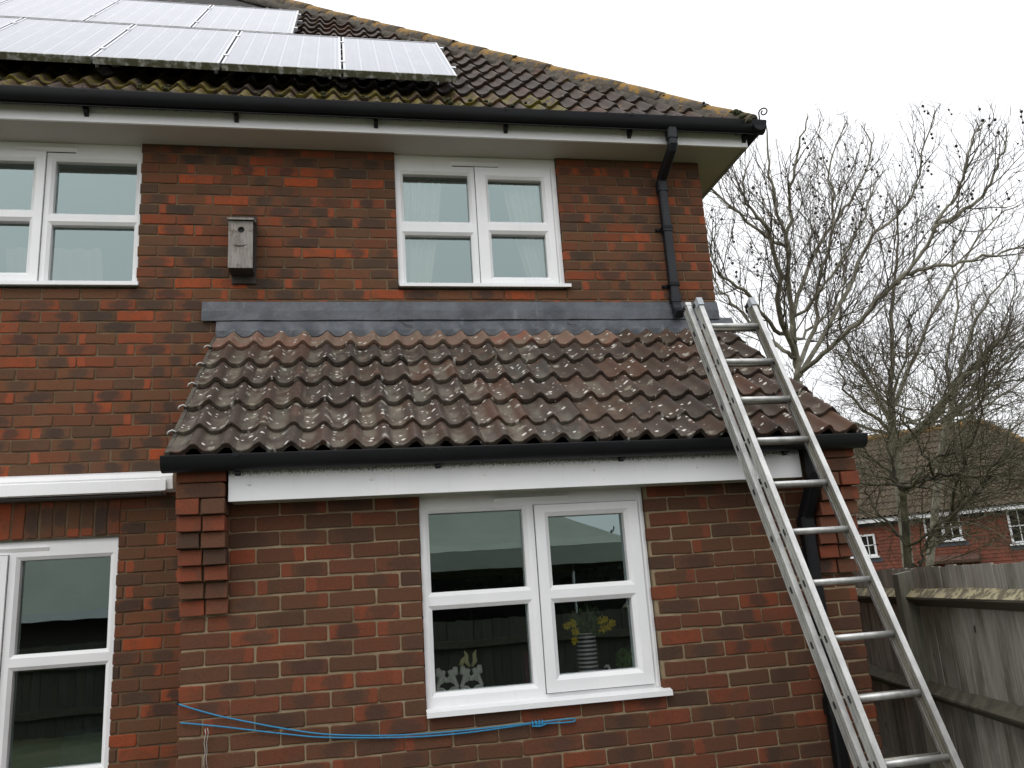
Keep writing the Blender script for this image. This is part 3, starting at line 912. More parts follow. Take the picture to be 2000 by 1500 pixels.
for i in range(17):      # mortar lumps at the joints
    for k in range(3): mb.ball(hp(.035 + .408*i + U(-.03,.05), U(-.09,-.03), .06 + U(.0,.022)), U(.010,.018), 6, 4, .7)
mb.build('joint_mortar', M['bedding'], roof, kind='stuff')
mb = MB()
for i in range(26):
    a = U(-.11,.0); mb.ball(hp(.06 + U(-.04,.14), a, .030 + U(.0,.055)), U(.014,.028), 6, 4, .8)
for i in range(90):       # moss cushions in the troughs by the gutter
    x = U(-5.2, -1.0); s_ = random.choice((.02,.06,.24,.30)); k = math.floor((x - HIPX)/(TW/2)); x = HIPX + .06 + (k + U(.0,.35))*TW/2
    p = on_roof(x, s_ + U(-.02,.05), .026 + U(0,.012)); mb.ball(p, U(.010,.024), 6, 4, .6)
mb.build('moss', M['moss'], roof, kind='stuff')
# scrolled hip iron
mb = MB(); pts = []
b0 = hp(.02, 0, .062)
pts += [b0 + Vector((-.05,.05,-.05)), b0 + Vector((.005,-.005,-.03)), b0 + Vector((.020,-.020,.02))]
for i in range(15):
    a = math.radians(165 - i*30); rad = .036*(1 - i/22)
    c = b0 + Vector((.045,-.045,.060))
    pts.append(c + Vector((1,-1,0)).normalized()*(rad*math.cos(a)) + Vector((0,0,rad*math.sin(a))))
mb.tube(pts, .0055, 6); mb.build('hip_iron', simple('rusted_iron', (.05,.04,.035), .7, 40, .5, Metallic=.4), roof)

# ------------------------------------------------------------------ the lean-to
D = 1.219
lean = thing('lean_to', (-1.7, -.6, 0), 'brick lean-to with a mono-pitch pantile roof between corbelled brick piers', 'extension')
op_ex = (-2.337, -1.153, 1.070, 2.16)
YE = -D
mb = MB()
slab(mb, [-3.449, -.006], [0.0, 2.262], [grow(op_ex)], YE + .006, YE + .22)
mb.box((-3.449, YE+.22, 0), (-3.24, -.001, 2.262)); mb.box((-.21, YE+.22, 0), (-.006, -.001, 2.262))
# cheek under the right-hand verge, corbelled pier cores
mb.prism([(0, YE, 2.262), (0, -.001, 2.262), (0, -.001, 3.30), (0, YE, 2.42)], (-.10,0,0), (-.006,0,0))
mb.prism([(0, YE, 2.262), (0, -.001, 2.262), (0, -.001, 3.30), (0, YE, 2.42)], (-3.449,0,0), (-3.36,0,0))
for x0, x1 in ((-3.449, -3.252), (-.207, -.006)):
    for c in range(9):
        z0 = 1.598 + .075*c
        mb.box((x0 + .012, YE - .026*(min(c, 6)+1) + .034, z0 + .004), (x1 - .012, YE + .02, z0 + .079))
lwall = mb.build('wall', M['mortar_low'], lean)
ZE = 1.973
specs = []
for m_ in range(-4, 26):
    zt, zb = ZE - .075*m_, ZE - .075*(m_+1)
    z0, z1 = zb + .0042, zt - .0042
    if z0 > 2.23: continue
    z1 = min(z1, 2.262)
    if m_ % 2: js = [-3.1205 + .225*j for j in range(-1, 6)] + [-1.021 + .225*j for j in range(-3, 5)]
    else: js = [-3.233 + .225*j for j in range(0, 7)] + [-.9135 + .225*j for j in range(-3, 4)]
    if m_ % 2: js.append(-1.846)
    xa, xb = -3.455, 0.0
    pier = m_ <= 4
    if pier: xa, xb = -3.240, -.220
    js = [j + U(-.004,.004) for j in js]
    holes = [(op_ex[0], op_ex[1])] if z1 > op_ex[2] and z0 < op_ex[3] else []
    for a, b in cut(rows_of(xa, xb, js), holes): specs.append((a, b, z0, z1, YE, ''))
    if pier:
        c = 4 - m_
        y = YE - .026*(min(c, 6) + 1)
        for px0, px1 in ((-3.458, -3.244), (-.215, -.001)):
            if c == 7: specs.append((px0, px1, z0, z1, y + .004, ''))
            elif c > 7: specs.append((px0, px1, z0, z1, y + .010, ''))
            else:
                md = (px0 + px1)/2 + U(-.006,.006)
                specs.append((px0, md-.005, z0, z1 + .003, y + U(-.004,.004), 'red')); specs.append((md+.005, px1, z0, z1 + .003, y + U(-.004,.004), 'red'))
random.seed(33)
rest = emit(lwall, specs, 300, lambda s_: False, ST2, HD2)
rest = [s_ for s_ in rest if s_[5] != 'red']
for m_ in range(-4, 26):
    zt, zb = ZE - .075*m_, ZE - .075*(m_+1)
    if zt > 2.28: continue
    zt = min(zt, 2.262)
    y = YE - (.0 if m_ % 2 else .11)
    while y < -.02:
        a, b = max(y, YE) + .105*(1 if y <= YE else 0) + .005, min(y + .22, -.005)
        if b - a > .05: rest.append((a, b, zb+.005, zt-.005, 0.0, 'side')); rest.append((a, b, zb+.005, zt-.005, -3.455, 'left2'))
        y += .225
# flank courses facing the lawn side run the other way
fl = [s_ for s_ in rest if s_[5] == 'left2']
rest = [s_ for s_ in rest if s_[5] != 'left2']
def left_courses():
    V = []
    for x0, x1, z0, z1, y, kd in fl: V.append((x0, x1, z0, z1))
    mb = MB()
    for y0, y1, z0, z1 in V: mb.box((-3.455, y0, z0), (-3.39, y1, z1))
    return mb
brick_courses('brick_courses', lwall, rest, 'stuff', M['brick_low_s'])
lc = left_courses().build('flank_courses', M['brick_low_s'], lwall, kind='stuff')
vals, ch = [], []
for i, vtx in enumerate(lc.data.vertices):
    b = i // 8; y0, y1, z0, z1 = fl[b][:4]
    vals += [(vtx.co.y + lean.location.y) - (y0+y1)/2, 0, vtx.co.z - (z0+z1)/2]; ch.append((b*.618034) % 1)
at = lc.data.attributes.new('local_place', 'FLOAT_VECTOR', 'POINT'); at.data.foreach_set('vector', vals)
at = lc.data.attributes.new('chance', 'FLOAT', 'POINT'); at.data.foreach_set('value', ch)

w_ex, _ = upvc_window(lean, -2.335, -1.153, 1.100, 2.114, YE, (-2.288, -1.803, 1.166, 2.026), (-1.672, -1.264, 1.199, 1.981), (1.552, 1.636), (1.546, 1.632),
    (-1.744, -1.190, 1.121, 2.040), (-1.952, -1.555, 2.070), -2.340, -1.118, 'window with vases and ornaments behind its lower panes')
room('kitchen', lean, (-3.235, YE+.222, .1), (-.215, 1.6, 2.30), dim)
mb = MB(); mb.box((-2.40, YE+.11, 1.085), (-1.09, YE+.40, 1.112)); mb.build('inner_sill', simple('grey_inner_sill', (.30,.30,.29), .5), lean)

# eaves board, soffit, gutter
YF = -1.372
mb = MB(); mb.box((-3.232, YF, 2.106), (-.312, YF+.018, 2.262)); mb.build('fascia', M['pvc_grime_shade'], lean, loc=(0, YF+.6, 2.235))
mb = MB(); mb.box((-3.225, YF+.0185, 2.108), (-.300, YE-.001, 2.119)); mb.build('soffit', simple('algae_stained_soffit', (.34,.36,.27), .7, 6, .35), lean)
mb = MB()
for x, z in ((-3.139,2.183),(-2.574,2.185),(-2.018,2.187),(-1.456,2.187),(-.902,2.182)): mb.ball((x, YF-.001, z), .0085, 8, 4)
mb.build('screw_cap', M['pvc'], lean, kind='stuff')
lg = gutter('gutter', lean, -3.515, .036, YF - .006, .108, 2.306, .066, M['black'])
for xb in (-3.19, -2.25, -1.31, -.40):
    mb = MB(); mb.prism([(0,YF-.001,2.225),(0,YF-.001,2.275),(0,YF-.045,2.268),(0,YF-.045,2.236),(0,YF-.014,2.231)], (xb-.013,0,0), (xb+.013,0,0))
    mb.build('gutter_bracket', M['black'], lean)
    mb = MB(); mb.box((xb-.012, YF-.1175, 2.297), (xb+.012, YF-.09, 2.3165)); mb.build('gutter_clip', M['black'], lean)
mb = MB(); XQ = -.268
sq_pipe(mb, [(XQ,YE-.045,1.86),(XQ,YE-.045,.03)], .066); dpe = mb.build('downpipe', M['black'], lean)
mb = MB(); sq_pipe(mb, [(XQ-.004,YF-.055,2.255),(XQ-.004,YF-.055,2.12),(XQ-.003,YF-.045,2.085),(XQ,YE-.065,1.925),(XQ,YE-.045,1.88),(XQ,YE-.045,1.80)], .066); mb.build('swan_neck', M['black'], dpe)
for za, zb in ((1.90, 1.82), (.98, .90)):
    mb = MB(); sq_pipe(mb, [(XQ,YE-.045,za),(XQ,YE-.045,zb)], .080); mb.build('socket', M['black'], dpe)
# roof
LPI = math.radians(36.5); cl_, sl_ = math.cos(LPI), math.sin(LPI)
LY, LZ = -1.437, 2.370
LB = LZ - (TH + AMP)/cl_ + .004
L_OFF = (TH + AMP)*sl_/cl_
def on_lean(x, s_, n_): s_ += L_OFF; return Vector((x, LY + s_*cl_ - n_*sl_, LB + s_*sl_ + n_*cl_))
mb = MB()
a, b = on_lean(-3.44, .0, -.045), on_lean(-.02, .0, -.045); c, d = on_lean(-.02, 1.67, -.045), on_lean(-3.44, 1.67, -.045)
up_ = on_lean(0,0,.022) - on_lean(0,0,0)
mb.hexa([a, b, c, d, a+up_, b+up_, c+up_, d+up_])
lroof = mb.build('roof', bpy.data.materials['roofing_felt'], lean)
fronts = [0.0, .222, .528, .836, 1.146, 1.446]
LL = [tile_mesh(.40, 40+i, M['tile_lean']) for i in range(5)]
LD = [tile_mesh(.40, 50+i, M['tile_dry']) for i in range(5)]  # duller copies, painted sheen fainter
LC = [tile_mesh(.285, 60+i, M['tile_clean']) for i in range(4)]
random.seed(44)
for r_, s0 in enumerate(fronts):
    for c in range(12):
        x0 = -3.490 + c*TW
        last = r_ == len(fronts) - 1
        clean = last and c < 9
        me = random.choice(LC) if clean else random.choice(LL if R() < 1.15 - c/8.5 else LD)  # tiles with the stronger painted sheen get commoner towards the left
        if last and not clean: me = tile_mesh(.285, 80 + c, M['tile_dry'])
        piece('roof_tile', me, lroof, on_lean(x0, s0 + U(-.003,.003), U(0,.0015)), (LPI + U(-.010,.010), U(-.005,.005), U(-.004,.004)),
              label='cleaner pinkish tile of the top course below the lead' if clean else None)
# verge: cloaked edge with clips
for xe, w_ in ((-3.512, .020), (.046, .018)):
    mb = MB()
    for r_, s0 in enumerate(fronts):
        L = .24 if r_ == 5 else .33
        p = [on_lean(xe, s0+.004, .030), on_lean(xe+w_, s0+.004, .030), on_lean(xe+w_, s0+L, .012), on_lean(xe, s0+L, .012)]
        q = [on_lean(xe, s0+.004, -.035), on_lean(xe+w_, s0+.004, -.035), on_lean(xe+w_, s0+L, -.045), on_lean(xe, s0+L, -.045)]
        mb.hexa(q + p)
    mb.build('verge_cloak', M['bedding'], lroof)
for s0 in fronts[1:]:
    mb = MB(); p = on_lean(-3.505, s0 - .02, .034)
    pts = [p + Vector((.012,0,.004)), p + Vector((-.006,0,.014)), p + Vector((-.022,-.004,.006)), p + Vector((-.028,-.006,-.008))]
    mb.tube(pts, .0045, 6); mb.build('verge_clip', simple('clip_metal', (.45,.44,.42), .45, Metallic=.5), lroof)
# lead: cover flashing let into the wall, apron dressed over the tiles
def leaded(x0, x1, y, z0, z1, name='cover_flashing', lab=None):
    mb = MB(); n = max(2, int((x1-x0)/.10)); A, B, C_ = [], [], []
    for i in range(n+1):
        x = x0 + (x1-x0)*i/n
        w_ = .0022*math.sin(x*7.3) + .0015*math.sin(x*19)
        A.append((x, y + .009, z1)); B.append((x, y - .004 + w_, (z0+z1)/2)); C_.append((x, y - .006 - abs(w_), z0 + .0016*math.sin(x*11)))
    mb.strip(B, A); mb.strip(C_, B)
    mb.strip([(p[0], y+.012, p[2]) for p in C_], C_, False)
    for e in (0, -1): mb.face([A[e], B[e], C_[e], (C_[e][0], y+.012, z0)])
    return mb.build(name, M['lead'], lean)
for i, (x0, x1) in enumerate(((-3.592,-2.446),(-2.452,-1.314),(-1.320,-.001))): leaded(x0, x1, -.022 - .003*(i % 2), 3.446, 3.580)
mb = MB(); A, B, C_, E_ = [], [], [], []
n = 190
for i in range(n+1):
    x = -3.500 + 3.60*i/n
    h = AMP*wave((x + 3.490)/(TW/2)) if -3.49 < x < .05 else .004
    A.append((x, -.006, 3.462)); B.append((x, -.018, 3.450 + .001*math.sin(x*9)))
    sE = 1.682
    p = on_lean(x, sE, TH*(1 - (sE-1.446)/.312) + h + .005 + .002*math.sin(x*13))
    pm_ = on_lean(x, 1.704, .048 + .30*h)
    C_.append(tuple(pm_)); E_.append(tuple(p))
mb.strip(B, A); mb.strip(C_, B); mb.strip(E_, C_)
mb.strip([(p[0], p[1]+.002, p[2]-.004) for p in E_], E_, False)
mb.build('apron_flashing', M['lead'], lean)
mb = MB(); mb.hexa([(-.003,-.022,3.36),(.075,-.10,3.33),(.075,.012,3.33),(-.003,.012,3.36),(-.003,-.020,3.452),(.060,-.03,3.405),(.060,.012,3.405),(-.003,.012,3.452)]); mb.build('flashing_end', M['lead'], lean)
# thin seams of the apron lead
for x in (-2.31, -1.17):
    mb = MB(); mb.tube([(x-.006,-.0185,3.450),(x+.008,-.030,3.425),(x+.035,-.050,3.402),(x+.075,-.060,3.392)], .0022, 4); mb.build('lead_seam', M['lead'], lean)

# ------------------------------------------------------------------ solar panels
def cell_mat():
    mt, t = new_mat('solar_glass'); g = G(t); v = g.obj()
    sx = g.n('ShaderNodeSeparateXYZ', {'Vector': v})
    def comb(c_, pitch, width):
        f = g.math('FRACT', g.math('DIVIDE', c_, pitch)); d_ = g.math('ABSOLUTE', g.math('SUBTRACT', f, .5))
        return g.step(d_, .5 - width/pitch/2*1.6, .5 - width/pitch/2*.6)
    gap = comb(sx.outputs[0], .1275, .006); gapy = comb(sx.outputs[1], .120, .003)
    bus = comb(g.math('ADD', sx.outputs[0], .032), .06375, .0018)
    base = g.mix(g.noise(v, 1.5, 3), (.070,.078,.120), (.100,.110,.155))
    base = g.mix(g.math('MULTIPLY', gapy, .35), base, (.30,.31,.36))
    base = g.mix(g.math('MULTIPLY', bus, .45), base, (.40,.41,.46))
    base = g.mix(g.math('MULTIPLY', gap, .75), base, (.42,.43,.48))
    base = g.mix(g.math('MULTIPLY', g.step(g.noise(g.mapv(v, (1, .2, 1)), 16.0, 4), .5, .75), .25), base, (.36,.36,.38))
    g.principled(base, .22, None, **{'IOR': 1.6, 'Coat Weight': .4, 'Coat Roughness': .08, 'Coat IOR': 1.5})
    return mt
M['cell'] = cell_mat()
mt, t = new_mat('algae_streaked_frame'); g = G(t); v = g.pos()
al = g.step(g.noise(g.mapv(v, (1, 1, .25)), 24.0, 4, .6), .30, .55)
g.principled(g.mix(g.math('MULTIPLY', al, .92), (.52,.53,.52), g.mix(g.noise(v, 40.0, 3), (.045,.050,.014), (.10,.095,.035))), .6)
M['frame_algae'] = mt
PW, PL, PT = .808, 1.468, .046
pan_f = MB(); fw = .016
pan_f.box((0,.003,-PT),(fw,PL,0)); pan_f.box((PW-fw,.003,-PT),(PW,PL,0)); pan_f.box((fw,PL-fw,-PT),(PW-fw,PL,0)); pan_f.box((fw,fw,-PT),(PW-fw,PL-fw,-PT+.01))
me_frame = pan_f.mesh('frame', M['alu_frame'])
pb = MB(); pb.box((0,0,-PT),(PW,.020,.0005)); me_bot = pb.mesh('lower_edge', M['frame_algae'])
pg = MB(); pg.face([(fw-.002,.018,-.003),(PW-fw+.002,.018,-.003),(PW-fw+.002,PL-fw+.002,-.003),(fw-.002,PL-fw+.002,-.003)]); me_glass = pg.mesh('solar_glass', M['cell'])
pc = MB()
for y in (.30, 1.17): pc.box((PW-.004,y,-.02),(PW+.030,y+.05,.004))
me_cl = pc.mesh('clamp', M['alu_frame'])
PY, PZ = -.153, 5.259
def panel(x1, s0, label):
    t_ = thing('solar_panel', (x1 - PW, PY + s0*cu, PZ + s0*su), label, 'solar panel', 'solar panels on the house roof')
    t_.rotation_euler = (UP, 0, 0)
    for nm, me in (('frame', me_frame), ('lower_edge', me_bot), ('solar_glass', me_glass), ('clamp', me_cl)):
        o_ = bpy.data.objects.new(nm, me); COL.objects.link(o_); o_.parent = t_
lab_low = ['solar panel of the lower row, at the hip end beside the bare tiles', 'solar panel of the lower row, second from the hip end',
           'solar panel of the lower row, third from the hip end', 'solar panel of the lower row, fourth from the hip end', 'solar panel of the lower row, cut by the picture edge']
for k in range(5): panel(-1.852 - .823*k, 0, lab_low[k])
lab_up = ['solar panel of the upper row, at the hip end', 'solar panel of the upper row, second from the hip end', 'solar panel of the upper row, third from the hip end', 'solar panel of the upper row, at the top corner of the picture']
for k in range(4): panel(-3.07 - .823*k, PL + .018, lab_up[k])
# rails and hooks under the panels
mb = MB()
for s_ in (.32, 1.18, PL+.34, PL+1.20):
    xe = -1.84 if s_ < PL else -3.06
    p = Vector((0, PY, PZ)) + Vector((0, cu, su))*s_
    for nn_ in (-.068,):
        q = p + Vector((0, -su, cu))*nn_
        mb.tube([(xe + .03, q.y, q.z), (-6.2, q.y, q.z)], .020, 4, False)
        for x in range(9):
            xx = xe - .12 - .8*x
            if xx > -6.2: mb.tube([(xx, q.y, q.z), (xx, q.y + .035, q.z - .05)], .012, 4, False)
tag(mb.build('mounting_rail', M['alu_frame'], roof), 'aluminium rail and roof hook under the solar panels')

# ------------------------------------------------------------------ nest box, awning, rope
def wood_mat():
    mt, t = new_mat('weathered_grey_board'); g = G(t); v = g.pos()
    gr = g.noise(g.mapv(v, (1, 1, .12)), 60.0, 5, .6)
    base = g.mix(g.step(gr, .3, .7), (.17,.15,.13), (.30,.275,.255))
    base = g.mix(g.math('MULTIPLY', g.step(g.noise(v, 18.0, 5, .65), .5, .68), .75), base, (.11,.085,.06))
    g.principled(base, .8, g.bump(gr, .4, .003))
    return mt
M['oldwood'] = wood_mat()
M['darkwood'] = simple('damp_dark_board', (.045,.036,.030), .8, 30, .4, 80, .4)
nest = thing('nest_box', (-3.34, -.08, 3.765), 'grey wooden nest box with a round hole on the brick wall', 'nest box')
bx0, bx1, bz0, bz1, by = -3.4175, -3.2635, 3.763, 4.092, -.150
mb = MB(); cx, cz, rh = -3.338, 4.030, .0215
n = 20; circ = [(cx + rh*math.cos(2*math.pi*i/n), cz + rh*math.sin(2*math.pi*i/n)) for i in range(n)]
def edge_pt(i):
    a = 2*math.pi*i/n; dx, dz = math.cos(a), math.sin(a)
    ts = []
    if dx > 1e-6: ts.append((bx1-cx)/dx)
    if dx < -1e-6: ts.append((bx0-cx)/dx)
    if dz > 1e-6: ts.append((bz1-cz)/dz)
    if dz < -1e-6: ts.append((bz0-cz)/dz)
    t_ = min(ts); return (cx + dx*t_, cz + dz*t_)
for i in range(n):
    j = (i+1) % n; a, b = edge_pt(i), edge_pt(j)
    pts = [(circ[i][0],by,circ[i][1]), (a[0],by,a[1])]
    for c_ in ((bx1,bz1),(bx0,bz1),(bx0,bz0),(bx1,bz0)):
        a1, a2, ac = math.atan2(a[1]-cz,a[0]-cx), math.atan2(b[1]-cz,b[0]-cx), math.atan2(c_[1]-cz,c_[0]-cx)
        if a2 < a1: a2 += 2*math.pi
        if ac < a1: ac += 2*math.pi
        if a1 + 1e-5 < ac < a2 - 1e-5: pts.append((c_[0],by,c_[1]))
    pts += [(b[0],by,b[1]), (circ[j][0],by,circ[j][1])]
    mb.face(pts)
    mb.face([(circ[i][0],by,circ[i][1]),(circ[j][0],by,circ[j][1]),(circ[j][0],by+.016,circ[j][1]),(circ[i][0],by+.016,circ[i][1])])
mb.build('front', M['oldwood'], nest)
mb = MB(); mb.box((bx0+.001, by+.001, bz0+.002), (bx0+.013, -.022, bz1-.002)); mb.box((bx1-.013, by+.001, bz0+.002), (bx1-.001, -.022, bz1+.012)); mb.build('side', M['darkwood'], nest)
mb = MB(); mb.box((bx0+.004, by+.010, bz0-.004), (bx1-.004, -.022, bz0+.010)); mb.build('base', M['darkwood'], nest)
mb = MB(); mb.box((bx0+.008, -.021, 3.705), (bx1+.010, -.003, 4.185)); mb.build('back_board', M['darkwood'], nest)
mb = MB(); mb.hexa([(bx0-.006,by-.018,4.094),(bx1+.006,by-.018,4.094),(bx1+.006,-.021,4.135),(bx0-.006,-.021,4.135),(bx0-.006,by-.018,4.108),(bx1+.006,by-.018,4.108),(bx1+.006,-.021,4.150),(bx0-.006,-.021,4.150)]); mb.build('roof', M['oldwood'], nest)
mb = MB(); mb.box((bx0+.03, by+.017, cz-.04), (bx1-.03, by+.02, cz+.04)); mb.build('lining', M['slot'], nest)
mb = MB(); mb.tube([(-3.385,by+.001,3.922),(-3.36,by+.003,3.915),(-3.325,by+.003,3.916),(-3.300,by+.001,3.926)], [.002,.006,.006,.002], 6); mb.build('gouge', M['darkwood'], nest)

awn = thing('awning', (-4.8, -.08, 2.32), 'closed white awning cassette along the wall above the ground-floor window', 'awning')
ax0, ax1 = -6.6, -3.735
mb = MB()
mb.prism([(0,-.004,2.330),(0,-.118,2.336),(0,-.150,2.346),(0,-.158,2.402),(0,-.146,2.410),(0,-.150,2.420),(0,-.118,2.452),(0,-.060,2.470),(0,-.004,2.474)], (ax0,0,0), (ax1-.045,0,0))
mb.build('cassette', M['pvc'], awn)
mb = MB(); mb.box((ax0, -.1605, 2.338), (ax1-.016, -.1515, 2.404)); mb.build('front_bar', M['pvc'], awn)
mb = MB(); mb.prism([(0,-.004,2.345),(0,-.135,2.350),(0,-.148,2.405),(0,-.150,2.425),(0,-.116,2.462),(0,-.060,2.478),(0,-.004,2.482)], (ax1-.044,0,0), (ax1+.020,0,0)); mb.build('end_cap', M['pvc'], awn)
mb = MB(); mb.box((ax1-.047, -.1515, 2.338), (ax1-.0445, -.10, 2.404)); mb.build('gap_seal', M['gasket'], awn)
mb = MB(); mb.box((ax0, -.110, 2.322), (ax1-.046, -.020, 2.3295)); mb.build('under_channel', M['gasket'], awn)

rope = thing('rope', (-2.6, -1.24, 1.0), 'slack blue washing line doubled along the brick wall under the window', 'rope')
RY = YE - .014
def smooth_line(pts, n=6):
    P = [Vector(p) for p in pts]; o_ = []
    for i in range(len(P)-1):
        p0, p1, p2, p3 = P[max(i-1,0)], P[i], P[i+1], P[min(i+2,len(P)-1)]
        for k in range(n):
            t = k/n; o_.append(.5*((2*p1) + (p2-p0)*t + (2*p0-5*p1+4*p2-p3)*t*t + (3*p1-p0-3*p2+p3)*t**3))
    o_.append(P[-1]); return o_
M['rope'] = simple('blue_polypropylene', (.03,.30,.56), .5, 300, .5, 400, .6)
s1 = [(-3.452,1.222),(-3.337,1.178),(-3.226,1.142),(-2.979,1.074),(-2.774,1.031),(-2.471,1.001),(-2.183,.994),(-1.936,.996),(-1.836,.997)]
s2 = [(-3.440,1.142),(-3.269,1.111),(-2.979,1.052),(-2.797,1.021),(-2.448,.989),(-2.183,.982),(-1.95,.989),(-1.836,.995)]
mb = MB()
mb.tube([(x, RY - (.004 if i else 0), z) for i, (x, z) in enumerate([(p.x, p.y) for p in smooth_line([(a, b, 0) for a, b in s1])])], .0037, 6)
mb.tube([(p.x, RY - .003, p.y) for p in smooth_line([(a, b, 0) for a, b in s2])], .0037, 6)
mb.tube([(p.x, RY - .006, p.y) for p in smooth_line([(-1.836,.996,0),(-1.76,.998,0),(-1.66,1.000,0),(-1.626,.996,0),(-1.63,.986,0),(-1.68,.985,0),(-1.76,.988,0),(-1.82,.990,0)])], .0037, 6)
mb.build('line', M['rope'], rope)
mb = MB()
for k in range(4): mb.tube([(-1.835 + .016*k, RY-.004 + .010*math.sin(a), .993 + .012*math.cos(a)) for a in [2*math.pi*i/8 for i in range(9)]], .004, 5)
mb.tube([(-1.84,RY-.012,.984),(-1.80,RY-.014,.980),(-1.77,RY-.012,.987)], .004, 5)
mb.build('knot', M['rope'], rope)
hook = MB(); hook.tube([(-3.457,-1.18,1.226),(-3.462,-1.235,1.226),(-3.452,-1.24,1.222)], .004, 6); hook.build('hook', M['pipe'], rope)
mb = MB(); pts = []
for i in range(9): pts.append((-3.334 + .003*math.sin(i*1.7), RY - .006, 1.108 - .021*i))
mb.tube(pts, .0022, 4); pts2 = [(p[0]+.010+.002*math.sin(i), p[1]-.001, p[2]+.003) for i, p in enumerate(pts)]
mb.tube(pts2, .0018, 4); mb.tube([pts[-1], (-3.330,RY-.006,.925), (-3.322,RY-.006,.930), (-3.322,RY-.006,.945)], .0022, 4)
tag(mb.build('wire', simple('galvanised_wire', (.42,.40,.36), .5, Metallic=.4)), 'thin twisted wire hanging from the blue washing line', 'wire')

# ------------------------------------------------------------------ ladder
lu = Vector((-.022, .4002, .9164)).normalized()
ln = Vector((0, -.9164, .4002)).normalized()
lx = Vector((1, 0, 0))
LP = Vector((-.7077, -1.3458, 2.9657)); SP = .2542
lad = thing('ladder', (-.55, -2.6, 0), 'double aluminium extension ladder leaning on the lean-to gutter', 'ladder')
def lp(a, v, n_): return LP + lx*a + lu*v + ln*n_
def beam(mb, a0, a1, v0, v1, n0, n1, mi=0):
    mb.hexa([lp(a0,v0,n1), lp(a1,v0,n1), lp(a1,v0,n0), lp(a0,v0,n0), lp(a0,v1,n1), lp(a1,v1,n1), lp(a1,v1,n0), lp(a0,v1,n0)], mi)
def stile(xc, vt, nf, side, dep=.060, w=.027):
    """C-channel: two flanges and a web, the web on the outer side for side=-1/+1"""
    vb = -3.22
    mb = MB(); a0, a1 = xc - w/2, xc + w/2
    web = (a0, a0 + .005) if side < 0 else (a1 - .005, a1)
    beam(mb, a0, a1, vb, vt, nf - .006, nf)
    beam(mb, a0, a1, vb, vt, nf - dep, nf - dep + .006)
    beam(mb, web[0] + .002*(side < 0), web[1] - .002*(side > 0), vb, vt, nf - dep + .006, nf - .006, 1)
    # raised ribs along the web
    o = web[0] if side < 0 else web[1]
    for f in (.30, .70):
        beam(mb, o - .0015, o + .0015, vb, vt, nf - dep*f - .003, nf - dep*f + .003, 1)
    return mb.build('stile', [M['alu'], M['alu_mid'] if xc < .1 else M['alu_dark']], lad)
FW_N, RR_N = .022, -.041
M['alu_mid'] = alu_mat('dull_aluminium', (.44,.44,.41))
XL, XR = -.0245, .2945
stile(XL, .170, FW_N, -1); stile(XR, .170, FW_N, -1)
stile(XL - .036, .197, RR_N, -1); stile(XR + .036, .197, RR_N, 1)
for sect, (a0, a1, nc, lab) in enumerate(((XL + .012, XR - .012, -.008, None), (XL - .024, XR + .024, -.066, None))):
    for k in range(13):
        v = -SP*k - (.0 if sect == 0 else -.022)
        if v < -3.15: continue
        mb = MB(); ring0, ring1 = [], []
        for q in range(12):
            t_ = 2*math.pi*q/12
            dv, dn = (.0155 if sect == 0 else .0115)*math.cos(t_), (.0165 if sect == 0 else .012)*math.sin(t_)
            if dv > .011: dv = .011           # flat tread on top
            ring0.append(lp(a0, v + dv, nc + dn)); ring1.append(lp(a1, v + dv, nc + dn))
        mb.rings([ring0, ring1], True, True)
        mb.build('rung', M['alu_dark'] if sect else M['alu'], lad)
for xs_, nf in ((XL - .0135, FW_N), (XL - .036 - .0135, RR_N)):
    mb = MB()
    for k in range(13):
        v = -SP*k
        pts = [lp(xs_ - .0012, v + .016*math.cos(t_), nf - .031 + .010*math.sin(t_)) for t_ in [2*math.pi*q/10 for q in range(10)]]
        mb.rings([[p + lx*.006 for p in pts], pts], False, True)
    mb.build('rung_socket', M['slot'], lad)
M['cap'] = simple('grey_plastic_cap', (.42,.45,.48), .45, 60, .2)
for xc, vt, nf in ((XL, .170, FW_N), (XR, .170, FW_N), (XL - .036, .197, RR_N), (XR + .036, .197, RR_N)):
    mb = MB()
    big = nf == FW_N
    beam(mb, xc - .0165, xc + .0165, vt - (.040 if big else .010), vt + .012, nf - (.030 if big else .010), nf + (.007 if big else .002))
    mb.build('end_cap', M['cap'] if big else M['alu'], lad)
    mb = MB(); beam(mb, xc - .0160, xc + .0160, vt - .012, vt + .010, nf - .066, nf - .031); mb.build('rubber_end', M['black'], lad)
for xc, nf in ((XL, FW_N), (XR, FW_N), (XL - .036, RR_N), (XR + .036, RR_N)):
    mb = MB(); beam(mb, xc - .017, xc + .017, -3.235, -3.16, nf - .066, nf + .004); mb.build('foot', M['black'], lad)

